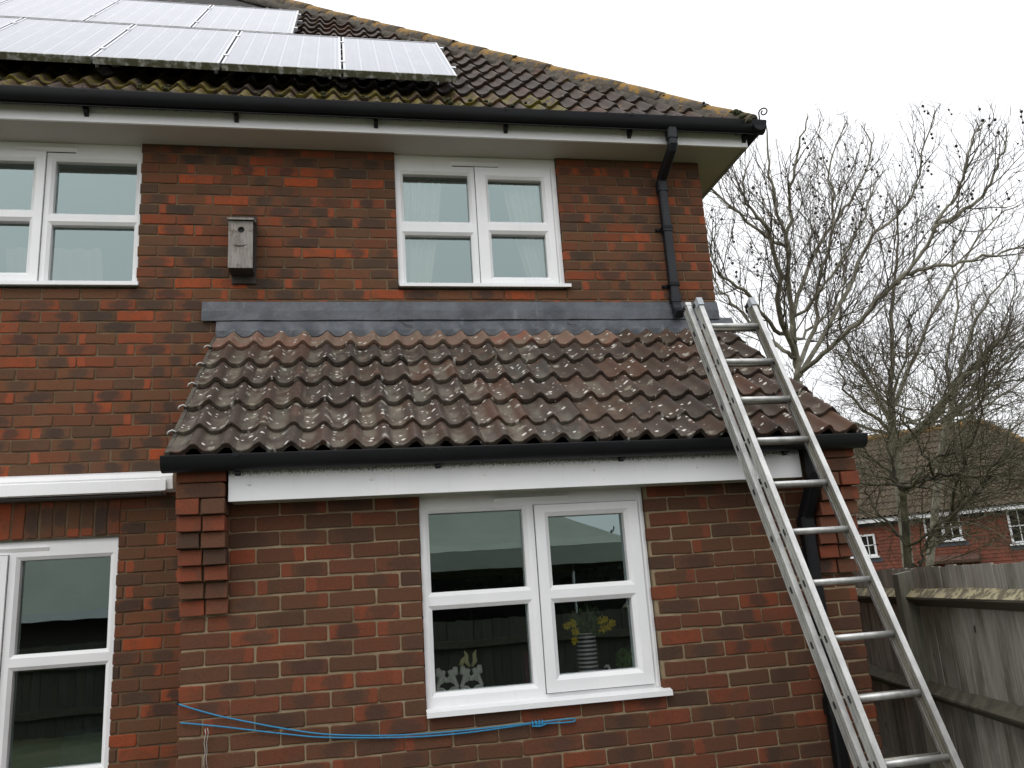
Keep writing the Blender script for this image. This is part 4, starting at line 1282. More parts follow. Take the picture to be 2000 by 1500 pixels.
# ------------------------------------------------------------------ close-boarded fence
fd = Vector((.275, .9614, 0)).normalized(); fn = Vector((-fd.y, fd.x, 0))
FP = Vector((.70, -.69, 0))
def fence_mat(name, c1, c2, green):
    mt, t = new_mat(name); g = G(t); v = g.obj(); r0 = g.rnd(); a, b, c = wn(g, r0, 2.2)
    off = g.n('ShaderNodeCombineXYZ', {'X': g.math('MULTIPLY', a, 20.0), 'Y': g.math('MULTIPLY', b, 20.0), 'Z': g.math('MULTIPLY', c, 20.0)}).outputs[0]
    vv = g.n('ShaderNodeVectorMath', {0: v, 1: off}, operation='ADD').outputs[0]
    st = g.noise(g.mapv(vv, (1, 1, .07)), 55.0, 5, .65)
    col = g.mix(g.step(st, .28, .72), c1, c2)
    col = g.mix(.55, col, g.ramp(a, [(0, .32), (1, .72)]), 'OVERLAY')
    big = g.noise(g.mapv(vv, (1, 1, .35)), 5.0, 4, .6)
    col = g.mix(g.math('MULTIPLY', g.step(big, .45, .70), green), col, (.075,.075,.040))
    knot = g.n('ShaderNodeTexVoronoi', {'Vector': g.mapv(vv, (1, 1, .6)), 'Scale': 5.0}).outputs['Distance']
    col = g.mix(g.step(knot, .085, .05), col, (.035,.028,.02))
    g.principled(col, .85, g.bump(st, .35, .003))
    return mt
M['board'] = fence_mat('weathered_fence_board', (.220,.208,.176), (.37,.352,.315), .75)
M['post'] = fence_mat('green_stained_post', (.085,.085,.062), (.150,.145,.115), .75)
mt, t = new_mat('lichened_rail'); g = G(t); v = g.pos()
ou = g.n('ShaderNodeSeparateXYZ', {'Vector': g.n('ShaderNodeNewGeometry').outputs['Normal']}).outputs[2]
ncol = g.mix(g.step(g.noise(v, 13.0, 5, .7), .58, .46), (.40,.355,.215), (.13,.11,.07))
g.principled(g.mix(g.step(ou, .1, .5), (.075,.066,.046), ncol), .9, g.bump(g.noise(v, 60.0, 4), .5, .004))
M['rail'] = mt
M['rail_low'] = simple('damp_green_rail', (.105,.098,.065), .9, 14, .5, 60, .4)
fence = thing('fence', (.70, -.69, 0), 'weathered grey close-boarded fence with posts and arris rails', 'fence')
def fpnt(t_, d_, z): p = FP + fd*t_ + fn*d_; return (p.x, p.y, z)
bm_ = []
for k in range(4):
    mb = MB(); rnd_ = random.Random(900+k); W_ = .128; H_ = 1.44 + rnd_.uniform(-.003,.003)
    # feather-edged: thick at one edge, thin at the other (local x along the fence)
    mb.hexa([(0,-.007,0),(W_,-.004,0),(W_,.006,0),(0,.006,0),(0,-.007,H_),(W_,-.004,H_ + rnd_.uniform(-.002,.002)),(W_,.006,H_),(0,.006,H_)])
    bm_.append(mb.mesh('board', M['board']))
ang = math.atan2(fd.y, fd.x)
random.seed(77)
tpos = -3.6; k = 0
while tpos < 5.2:
    piece('board', random.choice(bm_), fence, fpnt(tpos, -.010 + U(-.003,.003), .155 + U(-.003,.004)), (0, U(-.004,.004), ang + math.pi*0 + U(-.035,-.01)))
    tpos += .108; k += 1
for ti in (-2.62, 0.0, 2.62):
    mb = MB(); a = [fpnt(ti-.05,-.02,0), fpnt(ti+.05,-.02,0), fpnt(ti+.05,.085,0), fpnt(ti-.05,.085,0)]
    b = [fpnt(ti-.05,-.02,1.585), fpnt(ti+.05,-.02,1.585), fpnt(ti+.05,.085,1.565), fpnt(ti-.05,.085,1.565)]
    mb.hexa(a + b); mb.build('post', M['post'], fence, loc=Vector(fpnt(ti,0,.4)) - Vector(fence.location))
for z in (1.425, .885, .34):
    for t0, t1 in ((-2.57,-.05),(.05,2.57),(2.67,5.1),(-5.1,-2.67)):
        t0 = max(t0, -3.6)
        if t1 - t0 < .3: continue
        mb = MB(); n = 10
        rs = []
        for i in range(n+1):
            tt = t0 + (t1-t0)*i/n; w_ = .003*math.sin(tt*6 + z*9)
            rs.append([fpnt(tt,-.002,z+.052+w_), fpnt(tt,.012,z+.050+w_), fpnt(tt,.060+w_,z+.004), fpnt(tt,.058,z-.008), fpnt(tt,.004,z-.050), fpnt(tt,-.002,z-.050)])
        mb.rings(rs, False, True); mb.build('rail', M['rail'] if z > 1.2 else M['rail_low'], fence, label='top rail crusted with yellow lichen' if z > 1.2 else None)
for t0, t1 in ((-2.57,-.05),(.05,2.57),(2.67,5.1)):
    mb = MB(); a = [fpnt(t0,-.012,0),fpnt(t1,-.012,0),fpnt(t1,.014,0),fpnt(t0,.014,0)]; mb.hexa(a + [(p[0],p[1],.15) for p in a]); mb.build('gravel_board', M['post'], fence)

# ------------------------------------------------------------------ house beyond the fence
F0 = Vector((13.171, 16.162, 0)); ne = Vector((.6899, -.7239, 0)); nn_ = Vector((-.7239, -.6899, 0))
nb = thing('tile_hung_house', (F0.x, F0.y, -1.9), 'red tile-hung house with white windows behind the bare trees', 'house')
def W(a, z, d=0.0): p = F0 + ne*a + nn_*d; return Vector((p.x, p.y, z))
def wbox(mb, a0, a1, z0, z1, d0, d1): mb.hexa([W(a0,z0,d1),W(a1,z0,d1),W(a1,z0,d0),W(a0,z0,d0),W(a0,z1,d1),W(a1,z1,d1),W(a1,z1,d0),W(a0,z1,d0)])
mb = MB(); wbox(mb, -7.5, 4.7, -1.95, 2.98, -6.2, -.02); mb.build('wall', simple('red_wall_backing', (.16,.045,.03), .9), nb)
M['hung'] = tile_mat('hung_tile_base', 'main')
mt, t = new_mat('red_hung_tile'); g = G(t); v = g.pos()
cell = g.n('ShaderNodeTexVoronoi', {'Vector': v, 'Scale': 6.0})
sepc = g.n('ShaderNodeSeparateColor', {'Color': cell.outputs['Color']})
g.principled(g.mix(sepc.outputs[0], (.130,.040,.023), (.185,.056,.031)), .85, g.bump(g.noise(v, 30.0, 3), .4, .006))
M['hung'] = mt
wins = [(.15, 1.08, 2.25, 2.93), (2.22, 3.20, 2.02, 2.93), (-2.02, -1.20, 1.97, 2.60)]
mb = MB(); rnd_ = random.Random(3)
for r_ in range(36):
    z = -.60 + .10*r_
    a = -7.4 + (.0825 if r_ % 2 else 0)
    while a < 4.6:
        if not any(w_[0]-.10 < a < w_[1]-.06 and z < w_[3] and z > w_[2]-.2 for w_ in wins) and z < 2.87:
            j = rnd_.uniform(-.004,.004)
            c8 = [W(a,z,.026+j),W(a+.160,z,.026-j),W(a+.160,z,.008),W(a,z,.008),W(a,z+.155,.004),W(a+.160,z+.155,.004),W(a+.160,z+.155,-.008),W(a,z+.155,-.008)]
            mb.hexa(c8)
        a += .165
mb.build('tile_hanging', M['hung'], nb, kind='stuff')
M['white_far'] = simple('white_joinery', (.72,.73,.74), .4)
mb = MB(); wbox(mb, -7.6, 4.95, 2.905, 3.02, .26, .285); mb.build('fascia', M['white_far'], nb)
mb = MB(); wbox(mb, -7.6, 4.95, 2.912, 2.925, -.02, .258); mb.build('soffit', M['soffit'], nb)
mb = MB(); wbox(mb, -7.6, 4.95, 2.81, 2.905, .0, .03); mb.build('eaves_shade', simple('painted_eaves_shade', (.035,.038,.045), .7), nb)  # dark strip painted in for the shade below the fascia
for wi, (a0, a1, z0, z1) in enumerate(wins):
    mb = MB(); fwid = .055
    am = (a0+a1)/2
    wbox(mb, a0, a1, z0, z0+fwid, -.02, .05); wbox(mb, a0, a1, z1-fwid, z1, -.02, .05)
    for c_ in (a0, am-fwid/2-.01, a1-fwid): wbox(mb, c_, c_+fwid+(.02 if c_ not in (a0, a1-fwid) else 0), z0+fwid, z1-fwid, -.02, .05)
    wn_ = mb.build('window', M['white_far'], nb)
    gb = MB()
    for l0, l1 in ((a0+fwid, am-fwid/2-.01), (am+fwid/2+.01, a1-fwid)):
        lm_ = (l0+l1)/2; zm = (z0+z1)/2
        wbox(gb, lm_-.012, lm_+.012, z0+fwid, z1-fwid, .005, .035); wbox(gb, l0, lm_-.012, zm-.012, zm+.012, .006, .034); wbox(gb, lm_+.012, l1, zm-.012, zm+.012, .006, .034)
        for p0, p1 in ((l0, lm_-.012), (lm_+.012, l1)):
            for q0, q1 in ((z0+fwid, zm-.012), (zm+.012, z1-fwid)):
                pm = MB(); pm.face([W(p0,q0,.018),W(p1,q0,.018),W(p1,q1,.018),W(p0,q1,.018)]); pm.build('pane', M['glass_far'], wn_)
        bk = MB(); wbox(bk, l0, l1, z0+fwid, z1-fwid, -.018, -.012); bk.build('dark_interior', M['slot'], wn_)
    gb.build('glazing_bar', M['white_far'], wn_)
    mb = MB(); wbox(mb, a0-.05, a1+.05, z0-.05, z0, .0, .10); mb.build('sill', M['white_far'], wn_)
    mb = MB(); wbox(mb, a0-.06, a1+.12, z0-.17, z0-.052, .0, .035); mb.build('lead_apron', simple('dull_lead', (.055,.06,.07), .6), wn_)
mb = MB(); mb.hexa([W(.06,1.62,.42),W(1.42,1.62,.42),W(1.42,1.62,.0),W(.06,1.62,.0),W(.06,1.70,.44),W(1.42,1.70,.44),W(1.42,1.86,.0),W(.06,1.86,.0)])
mb.build('porch_roof', simple('weathered_red_porch_tile', (.12,.06,.04), .9, 8, .4), nb)
# roof: pantile courses over both visible slopes
NP_ = math.radians(39.8); cn, sn = math.cos(NP_), math.sin(NP_)
ND = 2.95
def on_n(a, s_, h): return W(a, 3.03 + s_*sn + h*cn, .30 - s_*cn + h*sn)
hipa = 5.05
mb = MB()
zr = 3.0 + (ND + .30)*sn/cn
mb.face([W(-7.9,3.0,.30),W(hipa,3.0,.30),W(hipa-3.25,zr,-ND),W(-7.9,zr,-ND)]); mb.face([W(hipa,3.0,.30),W(hipa,3.0,-6.2),W(hipa-3.25,zr,-ND)]); mb.face([W(-7.9,3.0,-6.2),W(-7.9,zr,-ND),W(hipa-3.25,zr,-ND),W(hipa,3.0,-6.2)]); mb.face([W(-7.9,3.0,.30),W(-7.9,zr,-ND),W(-7.9,3.0,-6.2)])
nroof = mb.build('roof', bpy.data.materials['roofing_felt'], nb)
mb = MB()
def far_tile(mb, T):
    for w_ in range(2):
        xs = [(w_ + a)*TW/2 for a in (0, .3, .62, .8, 1.0)]; hs = [wave(a)*AMP for a in (0, .3, .62, .8, .999)]
        f = [T((x, 0, .030+h)) for x, h in zip(xs, hs)]; b = [T((x, .37, .004+h)) for x, h in zip(xs, hs)]; fb = [T((x, .002, .004+h)) for x, h in zip(xs, hs)]
        mb.strip(f, b); mb.strip(fb, f, False)
for r_ in range(14):
    s0 = .32*r_; a = -7.8
    lim = hipa - s0*cn
    while a < lim:
        def T(q, a=a, s0=s0): return tuple(on_n(min(a + q[0], hipa - (s0+q[1])*cn + .03), s0 + q[1], q[2]))
        far_tile(mb, T); a += TW
    d0 = -s0*cn
    y = .30 - s0*cn
    while y > -6.2 + s0*cn:       # hipped end
        def T2(q, y=y, s0=s0):
            s_ = s0 + q[1]
            d_ = min(y - TW + q[0], .30 - s_*cn)
            return tuple(W(hipa - s_*cn + q[2]*sn, 3.03 + s_*sn + q[2]*cn, d_))
        far_tile(mb, T2); y -= TW
M['tile_far'] = tile_mat('brown_far_tile', 'main')
mt, t = new_mat('mossy_brown_roof'); g = G(t); v = g.pos()
col = g.mix(g.step(g.noise(v, 2.2, 5, .65), .35, .68), (.050,.034,.022), (.076,.053,.032))
col = g.mix(g.math('MULTIPLY', g.step(g.noise(v, 9.0, 4, .7), .52, .66), .6), col, (.11,.095,.042))
col = g.mix(g.math('MULTIPLY', g.step(g.noise(v, 30.0, 3, .7), .62, .72), .5), col, (.30,.28,.24))
g.principled(col, .9)
M['tile_far'] = mt
mb.build('roof_tiling', mt, nroof, kind='stuff')
mb = MB()
mt, t = new_mat('orange_lichen_ridge'); g = G(t); v = g.pos()
g.principled(g.mix(g.step(g.noise(v, 4.0, 5, .7), .4, .6), (.085,.06,.035), (.24,.13,.03)), .9)
rp_ = [W(-7.9, zr+.06, -ND), W(hipa-3.25, zr+.06, -ND)]
mb.tube(rp_, .11, 8); mb.tube([W(hipa-3.25, zr+.06, -ND), W(hipa, 3.06, .30)], .11, 8); mb.build('ridge', mt, nroof)

# ------------------------------------------------------------------ bare trees
TREES = {'A': {'trunk': [[4.33, 6.71, 1.76], [4.26, 6.34, 3.29], [4.16, 6.06, 4.48]], 'limbs': [[[4.16, 6.06, 4.48], [4.1, 5.87, 5.28], [3.94, 5.55, 5.83], [3.87, 5.32, 6.4], [3.88, 5.11, 6.8], [3.82, 4.92, 7.16], [3.91, 4.68, 7.66], [4.05, 4.53, 8.12]], [[4.11, 5.98, 4.83], [3.62, 5.4, 5.45], [3.54, 5.11, 5.82], [3.25, 4.72, 6.36], [3.04, 4.61, 6.54], [2.84, 4.49, 6.76], [2.8, 4.31, 7.09]], [[3.64, 5.66, 5.22], [3.1, 5.26, 5.6], [2.74, 5.08, 5.76], [2.52, 4.99, 5.88], [2.42, 4.93, 6.21]], [[4.13, 6.01, 4.67], [4.63, 6.16, 5.38], [4.83, 6.15, 6.07], [5.13, 6.12, 6.77], [5.31, 6.11, 7.5], [5.25, 5.98, 8.08], [5.52, 5.74, 8.8]], [[4.15, 6.04, 4.56], [4.33, 5.53, 4.77], [4.54, 5.11, 5.0], [4.76, 4.68, 5.3], [4.98, 4.37, 5.52], [5.21, 4.14, 5.82], [5.32, 3.93, 6.12], [5.48, 3.73, 6.39], [5.57, 3.51, 6.75], [5.68, 3.39, 7.15], [5.86, 3.3, 7.37]], [[5.03, 4.35, 5.55], [5.31, 4.07, 5.58], [5.65, 3.8, 5.56], [5.98, 3.62, 5.58], [6.24, 3.44, 5.66]], [[4.2, 6.01, 4.63], [5.09, 6.09, 5.7], [5.69, 6.04, 6.65], [5.92, 6.02, 6.96], [6.32, 5.97, 7.26], [6.66, 5.8, 7.65], [6.75, 5.63, 8.22], [7.0, 5.41, 8.91]], [[4.06, 5.87, 5.29], [4.89, 6.44, 6.54], [5.56, 6.62, 7.37], [6.14, 6.66, 7.98], [6.54, 6.6, 8.76], [6.46, 6.48, 9.29]], [[5.32, 3.93, 6.12], [5.82, 3.98, 6.38], [6.32, 4.0, 6.72], [6.51, 3.86, 7.13], [6.59, 3.75, 7.48]], [[4.01, 5.98, 4.91], [3.93, 6.5, 5.41], [3.71, 6.83, 5.96], [3.47, 6.98, 6.38], [3.36, 6.97, 6.92]], [[3.87, 5.32, 6.4], [3.86, 5.45, 7.13], [3.76, 5.31, 7.75], [3.73, 5.16, 8.37]]]}, 'C': {'trunk': [[7.07, 8.3, 1.58], [6.94, 7.97, 3.0], [6.85, 7.76, 3.89]], 'limbs': [[[6.85, 7.76, 3.89], [6.82, 7.57, 4.68], [6.82, 7.34, 5.56], [6.92, 7.1, 6.44], [7.0, 6.89, 7.23], [6.97, 6.69, 8.02]], [[6.89, 7.82, 3.62], [7.01, 7.19, 3.95], [7.1, 6.56, 4.29], [7.38, 6.19, 4.67], [7.64, 5.85, 5.0], [7.98, 5.49, 5.31]], [[7.01, 7.19, 3.95], [7.46, 6.86, 4.45], [7.92, 6.55, 4.48], [8.43, 6.23, 4.49]], [[6.83, 7.72, 4.06], [6.77, 8.05, 4.9], [6.59, 8.24, 5.54], [6.53, 8.28, 6.26], [6.63, 8.07, 7.01]], [[6.81, 7.66, 4.33], [7.61, 7.75, 5.39], [8.34, 7.89, 6.33], [8.83, 7.61, 7.05], [9.32, 7.33, 7.77], [9.89, 7.13, 8.11]], [[6.85, 7.76, 3.89], [6.06, 7.3, 4.27], [5.61, 7.1, 4.59], [5.48, 6.9, 5.07]]]}, 'D': {'trunk': [[8.78, 10.06, 1.55], [9.07, 9.43, 3.83], [9.27, 9.19, 4.61]], 'limbs': [[[9.27, 9.19, 4.61], [9.46, 8.95, 5.4], [9.73, 8.7, 6.18], [10.25, 8.4, 6.95], [10.77, 8.1, 7.71]], [[9.18, 9.28, 4.32], [9.53, 8.54, 4.87], [9.9, 8.01, 5.44], [10.23, 7.63, 5.83]], [[9.27, 9.19, 4.61], [9.56, 9.37, 5.73], [10.14, 9.48, 6.89], [10.06, 9.23, 7.96], [10.39, 8.96, 8.78]], [[9.38, 9.04, 5.1], [10.5, 9.2, 5.67], [11.52, 9.39, 6.17]]]}, 'B': {'trunk': [[3.49, 3.25, 1.58], [3.46, 3.1, 2.21], [3.44, 3.04, 2.43]], 'limbs': [[[3.44, 3.04, 2.43], [3.42, 3.11, 2.58], [3.33, 3.19, 2.78], [3.22, 3.27, 2.94], [3.13, 3.35, 3.14]], [[3.44, 3.04, 2.43], [3.46, 2.81, 2.51], [3.51, 2.65, 2.68], [3.66, 2.5, 2.74], [3.86, 2.33, 2.81]], [[3.58, 3.22, 1.61], [3.67, 3.16, 1.8], [3.8, 2.96, 2.03], [3.91, 2.79, 2.24], [3.99, 2.72, 2.42]], [[3.52, 2.79, 2.54], [3.59, 2.46, 2.54], [3.78, 2.33, 2.48], [4.02, 2.18, 2.47], [4.2, 2.06, 2.38]], [[3.42, 3.11, 2.58], [3.35, 3.05, 2.9], [3.39, 2.95, 3.24], [3.34, 2.89, 3.52]], [[3.44, 3.18, 1.87], [3.34, 3.25, 2.11], [3.23, 3.32, 2.33], [3.21, 3.36, 2.6]], [[3.91, 2.79, 2.24], [4.05, 2.62, 2.35], [4.25, 2.4, 2.64], [4.34, 2.23, 2.83]]]}}
def bark(name, c1, c2, sc=6.0):
    mt, t = new_mat(name); g = G(t); v = g.pos()
    col = g.mix(g.step(g.noise(v, sc, 5, .65), .36, .64), c1, c2)
    col = g.mix(g.math('MULTIPLY', g.step(g.noise(v, sc*5, 4, .7), .5, .7), .4), col, tuple(x*.5 for x in c1))
    g.principled(col, .9, g.bump(g.noise(v, 40.0, 4), .4, .01))
    return mt
M['bark_a'] = bark('mottled_plane_bark', (.150,.140,.102), (.275,.258,.200))
M['twig'] = bark('brown_twig', (.076,.063,.046), (.130,.109,.078))
M['bark_b'] = bark('dark_mossy_bark', (.045,.042,.028), (.105,.100,.055))
M['twig_b'] = bark('olive_twig', (.078,.070,.040), (.140,.124,.076))
M['fruit'] = simple('seed_ball', (.030,.022,.016), .9)
rt = random.Random(2024)
def rv(s_): return Vector((rt.gauss(0, s_), rt.gauss(0, s_), rt.gauss(0, s_)))
def grow_line(p, d, L, n, curl, up):
    """crooked shoot: each joint turns a little and bends up to the light"""
    pts = [p.copy()]; d = d.normalized(); zig = rv(1).normalized()
    for i in range(n):
        d = (d + rv(curl) + zig*(curl*.9*(1 if i % 2 else -1)) + Vector((0,0,up))).normalized()
        p = p + d*(L/n); pts.append(p.copy())
    return pts
def plane_tree(data, name, label, mats, r0, dens, fruits, up=.10, twig_r=.0046, tlen=1.0, extra=0, elen=4.0, top=99):
    trunk = [Vector(p) for p in data['trunk']]
    base = trunk[0].copy(); gz = ground_z(base.x, base.y)
    tr = thing(name, (base.x, base.y, gz), label, 'tree', 'bare trees behind the house')
    tp = [Vector((base.x + .05, base.y, gz - .1))] + smooth_line(trunk, 3)
    rad = [r0*(1.25 if i == 0 else 1 - .35*i/len(tp)) for i in range(len(tp))]
    tb = MB(); tb.tube(tp, rad, 10); tb.build('trunk', mats[0], tr)
    tw = MB(); fr = MB()
    axis = sum((Vector(L[-1]) for L in data['limbs']), Vector()) / len(data['limbs'])
    nfr = 0
    def twigs(pts, r_, level, top=top):
        nonlocal nfr
        tot = sum((b-a).length for a, b in zip(pts, pts[1:]))
        step = {0: .22, 1: .17, 2: .16}[level] / dens
        s_ = step*rt.uniform(.4, 1); acc = 0; side = 1
        for a, b in zip(pts, pts[1:]):
            seg = (b-a).length; d = (b-a).normalized()
            while s_ < acc + seg:
                f = (s_-acc)/seg; q = a.lerp(b, f); prog = s_/tot
                if not (level == 0 and prog < .15):
                    per = d.cross(rv(1)).normalized()
                    ang_ = rt.uniform(.45, .85)
                    nd = (d*math.cos(ang_) + per*math.sin(ang_))
                    if q.x + nd.x*.5 < 4.05 and q.z + nd.z*.5 > 7.8: s_ += step; continue
                    if level == 0:
                        L = rt.uniform(.7, 1.9)*tlen*(1.15 - .55*prog)
                        L = min(L, max(.2, (top - q.z)*.95)); pp = grow_line(q, nd, L, 8, .105, up); rr = max(twig_r*2.0, r_*.30*(1-.5*prog))
                        tw.tube(pp, [rr*(1 - .75*i/8) + twig_r*.35 for i in range(9)], 4, True, False)
                        twigs(pp, rr, 1, top)
                    elif level == 1:
                        L = rt.uniform(.25, .95)*tlen
                        L = min(L, max(.12, (top + .15 - q.z)*.8)); pp = grow_line(q, nd, L, 6, .13, up*1.1)
                        tw.tube(pp, [twig_r*(1.25 - .7*i/6) for i in range(7)], 3, True, False)
                        twigs(pp, twig_r, 2, top)
                    else:
                        L = min(rt.uniform(.10, .40)*tlen, max(.05, top + .2 - q.z))
                        pp = grow_line(q, nd, L, 3, .22, up)
                        tw.tube(pp, [twig_r*(.85 - .45*i/3) for i in range(4)], 3, True, False)
                        if fruits and rt.random() < fruits and pp[-1].z > 6.0:
                            e = pp[-1]
                            hang = [e]
                            for k in range(rt.choice((1,1,2,2,3))):
                                hang.append(e + Vector((rt.uniform(-.025,.025), rt.uniform(-.025,.025), -.05 - .08*k)))
                                fr.ball(hang[-1], rt.uniform(.014,.024), 7, 5); nfr += 1
                            tw.tube(hang, .0042, 3, True, False)
                s_ += step*rt.uniform(.6, 1.4)
            acc += seg
        if level == 1 and fruits and rt.random() < fruits*2 and pts[-1].z > 6.2:
            fr.ball(pts[-1] + Vector((0,0,-.02)), rt.uniform(.020,.030), 7, 5)
    limbs, stem = [], [Vector(p) for p in tp]
    for L in data['limbs']:            # every limb springs from the wood laid before it
        L = [Vector(p) for p in L]
        near = min(stem, key=lambda p: (p - L[0]).length + (0 if p.z < L[0].z - .05 else .6))
        pts = smooth_line(([near] if (near - L[0]).length > .03 else []) + L, 4)
        limbs.append(pts); stem += pts
    for k in range(extra):            # limbs on the far and near sides of the crown
        src = rt.choice(limbs[:len(data['limbs'])]); q = src[rt.randint(0, len(src)//3)]
        a = 2*math.pi*(k + rt.random()*.6)/extra
        limbs.append(grow_line(q, Vector((math.cos(a)*.9 + .35, math.sin(a), rt.uniform(.10, .55))), elen*rt.uniform(.6, 1.1), 14, .09, .07))
    for li, pts in enumerate(limbs):
        pts = [p + rv(.018) if 0 < i < len(pts)-1 else p for i, p in enumerate(pts)]
        rb = r0*(.50 if li < 2 else .38)*(1 if li < len(data['limbs']) else .6) * min(1, .55 + sum((b-a).length for a, b in zip(pts, pts[1:]))/8)
        rad = [max(rb*(1 - i/(len(pts)-1))**.85, 0) + .008 for i in range(len(pts))]
        lb = MB(); lb.tube(pts, rad, 7); lb.build('limb', mats[0], tr)
        twigs(pts, rb, 0, min(top, max(pts[-1].z + .12, top - 1.6)))
    tw.build('twigs', mats[1], tr, kind='stuff')
    if fr.v: fr.build('seed_balls', M['fruit'], tr, kind='stuff')
    return tr, len(tw.f), nfr
stats = []
stats.append(plane_tree(TREES['A'], 'plane_tree', 'tall bare plane tree hung with seed balls, rising behind the lean-to roof', (M['bark_a'], M['twig']), .088, .98, .055, extra=3, elen=3.0, top=9.05))
stats.append(plane_tree(TREES['C'], 'plane_tree', 'bare plane tree with a mossy trunk standing behind the small dark tree', (M['bark_a'], M['twig']), .105, 1.0, .010, extra=9, elen=3.0, top=8.7, up=.045))
stats.append(plane_tree(TREES['D'], 'plane_tree', 'bare pale-trunked tree leaning over the roof of the tile-hung house', (M['bark_a'], M['twig']), .085, .9, .006, extra=5, elen=3.0, top=8.6, up=.045))
stats.append(plane_tree(TREES['B'], 'garden_tree', 'small dark-trunked bare tree just beyond the fence', (M['bark_b'], M['twig_b']), .048, 1.5, 0, up=.01, twig_r=.0032, tlen=.70, extra=10, elen=1.8))
print('trees', stats)

# ------------------------------------------------------------------ things inside the windows
def curtain(xt0, xt1, xb0, xb1, z0, z1, y, label, mat, edge=None):
    mb = MB(); n, m_ = 44, 10; rows = []
    for j in range(m_+1):
        f = j/m_; z = z1 + (z0-z1)*f; a, b = xt0 + (xb0-xt0)*f**1.4, xt1 + (xb1-xt1)*f**1.4
        rows.append([(a + (b-a)*i/n, y + .022*math.sin(i*1.15 + .4*math.sin(f*3)) + .010*math.sin(i*.37+2), z) for i in range(n+1)])
    for A, B in zip(rows[1:], rows): mb.strip(A, B)
    o = mb.build('curtain', mat); return tag(o, label, 'curtain', 'curtains of the upstairs window')
mt, t = new_mat('cream_curtain'); g = G(t); v = g.pos()
d1 = g.n('ShaderNodeBsdfDiffuse', {'Color': (.80,.76,.60,1)}); d2 = g.n('ShaderNodeBsdfTranslucent', {'Color': (.75,.72,.55,1)})
mxx = g.n('ShaderNodeMixShader', {0: .35, 1: d1.outputs[0], 2: d2.outputs[0]}); g.n('ShaderNodeOutputMaterial', {'Surface': mxx.outputs[0]})
curtain(-2.36, -1.955, -2.36, -2.085, 3.70, 4.70, .17, 'cream curtain beside the fixed light, near the nest box', mt)
curtain(-1.515, -1.09, -1.33, -1.09, 3.70, 4.70, .17, 'cream curtain behind the opening light, beside the downpipe', mt)
mt2 = simple('pale_pink_cloth', (.55,.40,.40), .9)
mb = MB(); rows = []
for j in range(9):
    f = j/8; z = 4.18 - 1.1*f
    rows.append([(-5.0 + .62*i/24 + .03*math.sin(f*5), .55 + .02*math.sin(i*1.3), z) for i in range(25)])
for A, B in zip(rows[1:], rows): mb.strip(A, B)
tag(mb.build('curtain', mt2), 'pale pink cloth hanging inside the upstairs window over the awning', 'curtain')

SILL = 1.112; IY = YE + .150
def leafy(mb, c, r, n, size, rnd_, flat=.9):
    c = Vector(c)
    for i in range(n):
        d = Vector((rnd_.gauss(0,1), rnd_.gauss(0,1), rnd_.gauss(0,1))).normalized()
        p = c + Vector((d.x*r, d.y*r*.8, d.z*r*flat))*rnd_.uniform(.35,1)**.5
        a = Vector((rnd_.gauss(0,1), rnd_.gauss(0,1), rnd_.gauss(0,1))).normalized(); b = a.cross(d).normalized()
        s_ = size*rnd_.uniform(.6,1.3)
        mb.face([p - a*s_, p + b*s_*.4, p + a*s_, p - b*s_*.4])
rnd_ = random.Random(8)
vase = thing('vase', (-1.490, IY, SILL), 'black and white ribbed vase of yellow flowers on the inner window sill', 'vase')
mt, t = new_mat('banded_ceramic'); g = G(t); v = g.obj(); zz = g.n('ShaderNodeSeparateXYZ', {'Vector': v}).outputs[2]
bnd = g.step(g.math('SINE', g.math('MULTIPLY', zz, 2*math.pi/.0205)), -.2, .35)
g.principled(g.mix(bnd, (.02,.02,.025), (.62,.63,.66)), .3)
mb = MB(); rs = []
for i in range(40):
    z = .272*i/39; r_ = .046 + .006*math.sin(z*10) + .0022*math.sin(z*2*math.pi/.0205)
    rs.append([(-1.490 + r_*math.cos(2*math.pi*k/24), IY + r_*math.sin(2*math.pi*k/24), SILL + z) for k in range(24)])
mb.rings(rs, True, True); mb.build('body', mt, vase)
fl = thing('flowers', (-1.490, IY, 1.37), 'bunch of yellow flowers with dark green stems in the ribbed vase', 'flowers')
mg = simple('dark_leaf', (.095,.17,.055), .6, 30, .5)
mgl = simple('fresh_leaf', (.12,.22,.05), .6, 30, .4)
my = simple('yellow_petal', (.80,.62,.02), .6, 60, .35)
mb = MB(); leafy(mb, (-1.480, IY, 1.440), .095, 700, .021, rnd_); mb.build('foliage', mg, fl, kind='stuff')
mb = MB()
for k in range(26):
    a = U(0, 6.28); q = Vector((-1.490 + .02*math.cos(a), IY + .02*math.sin(a), 1.37)); e = Vector((-1.49 + U(-.10,.10), IY + U(-.05,.05), U(1.42,1.52)))
    mb.tube([q, q.lerp(e, .5) + Vector((0,0,.015)), e], .0018, 4)
mb.build('stems', mgl, fl, kind='stuff')
blooms = [(-1.575,1.437),(-1.564,1.397),(-1.571,1.352),(-1.428,1.440),(-1.366,1.425),(-1.416,1.403),(-1.605,1.427),(-1.402,1.445),(-1.385,1.408)]
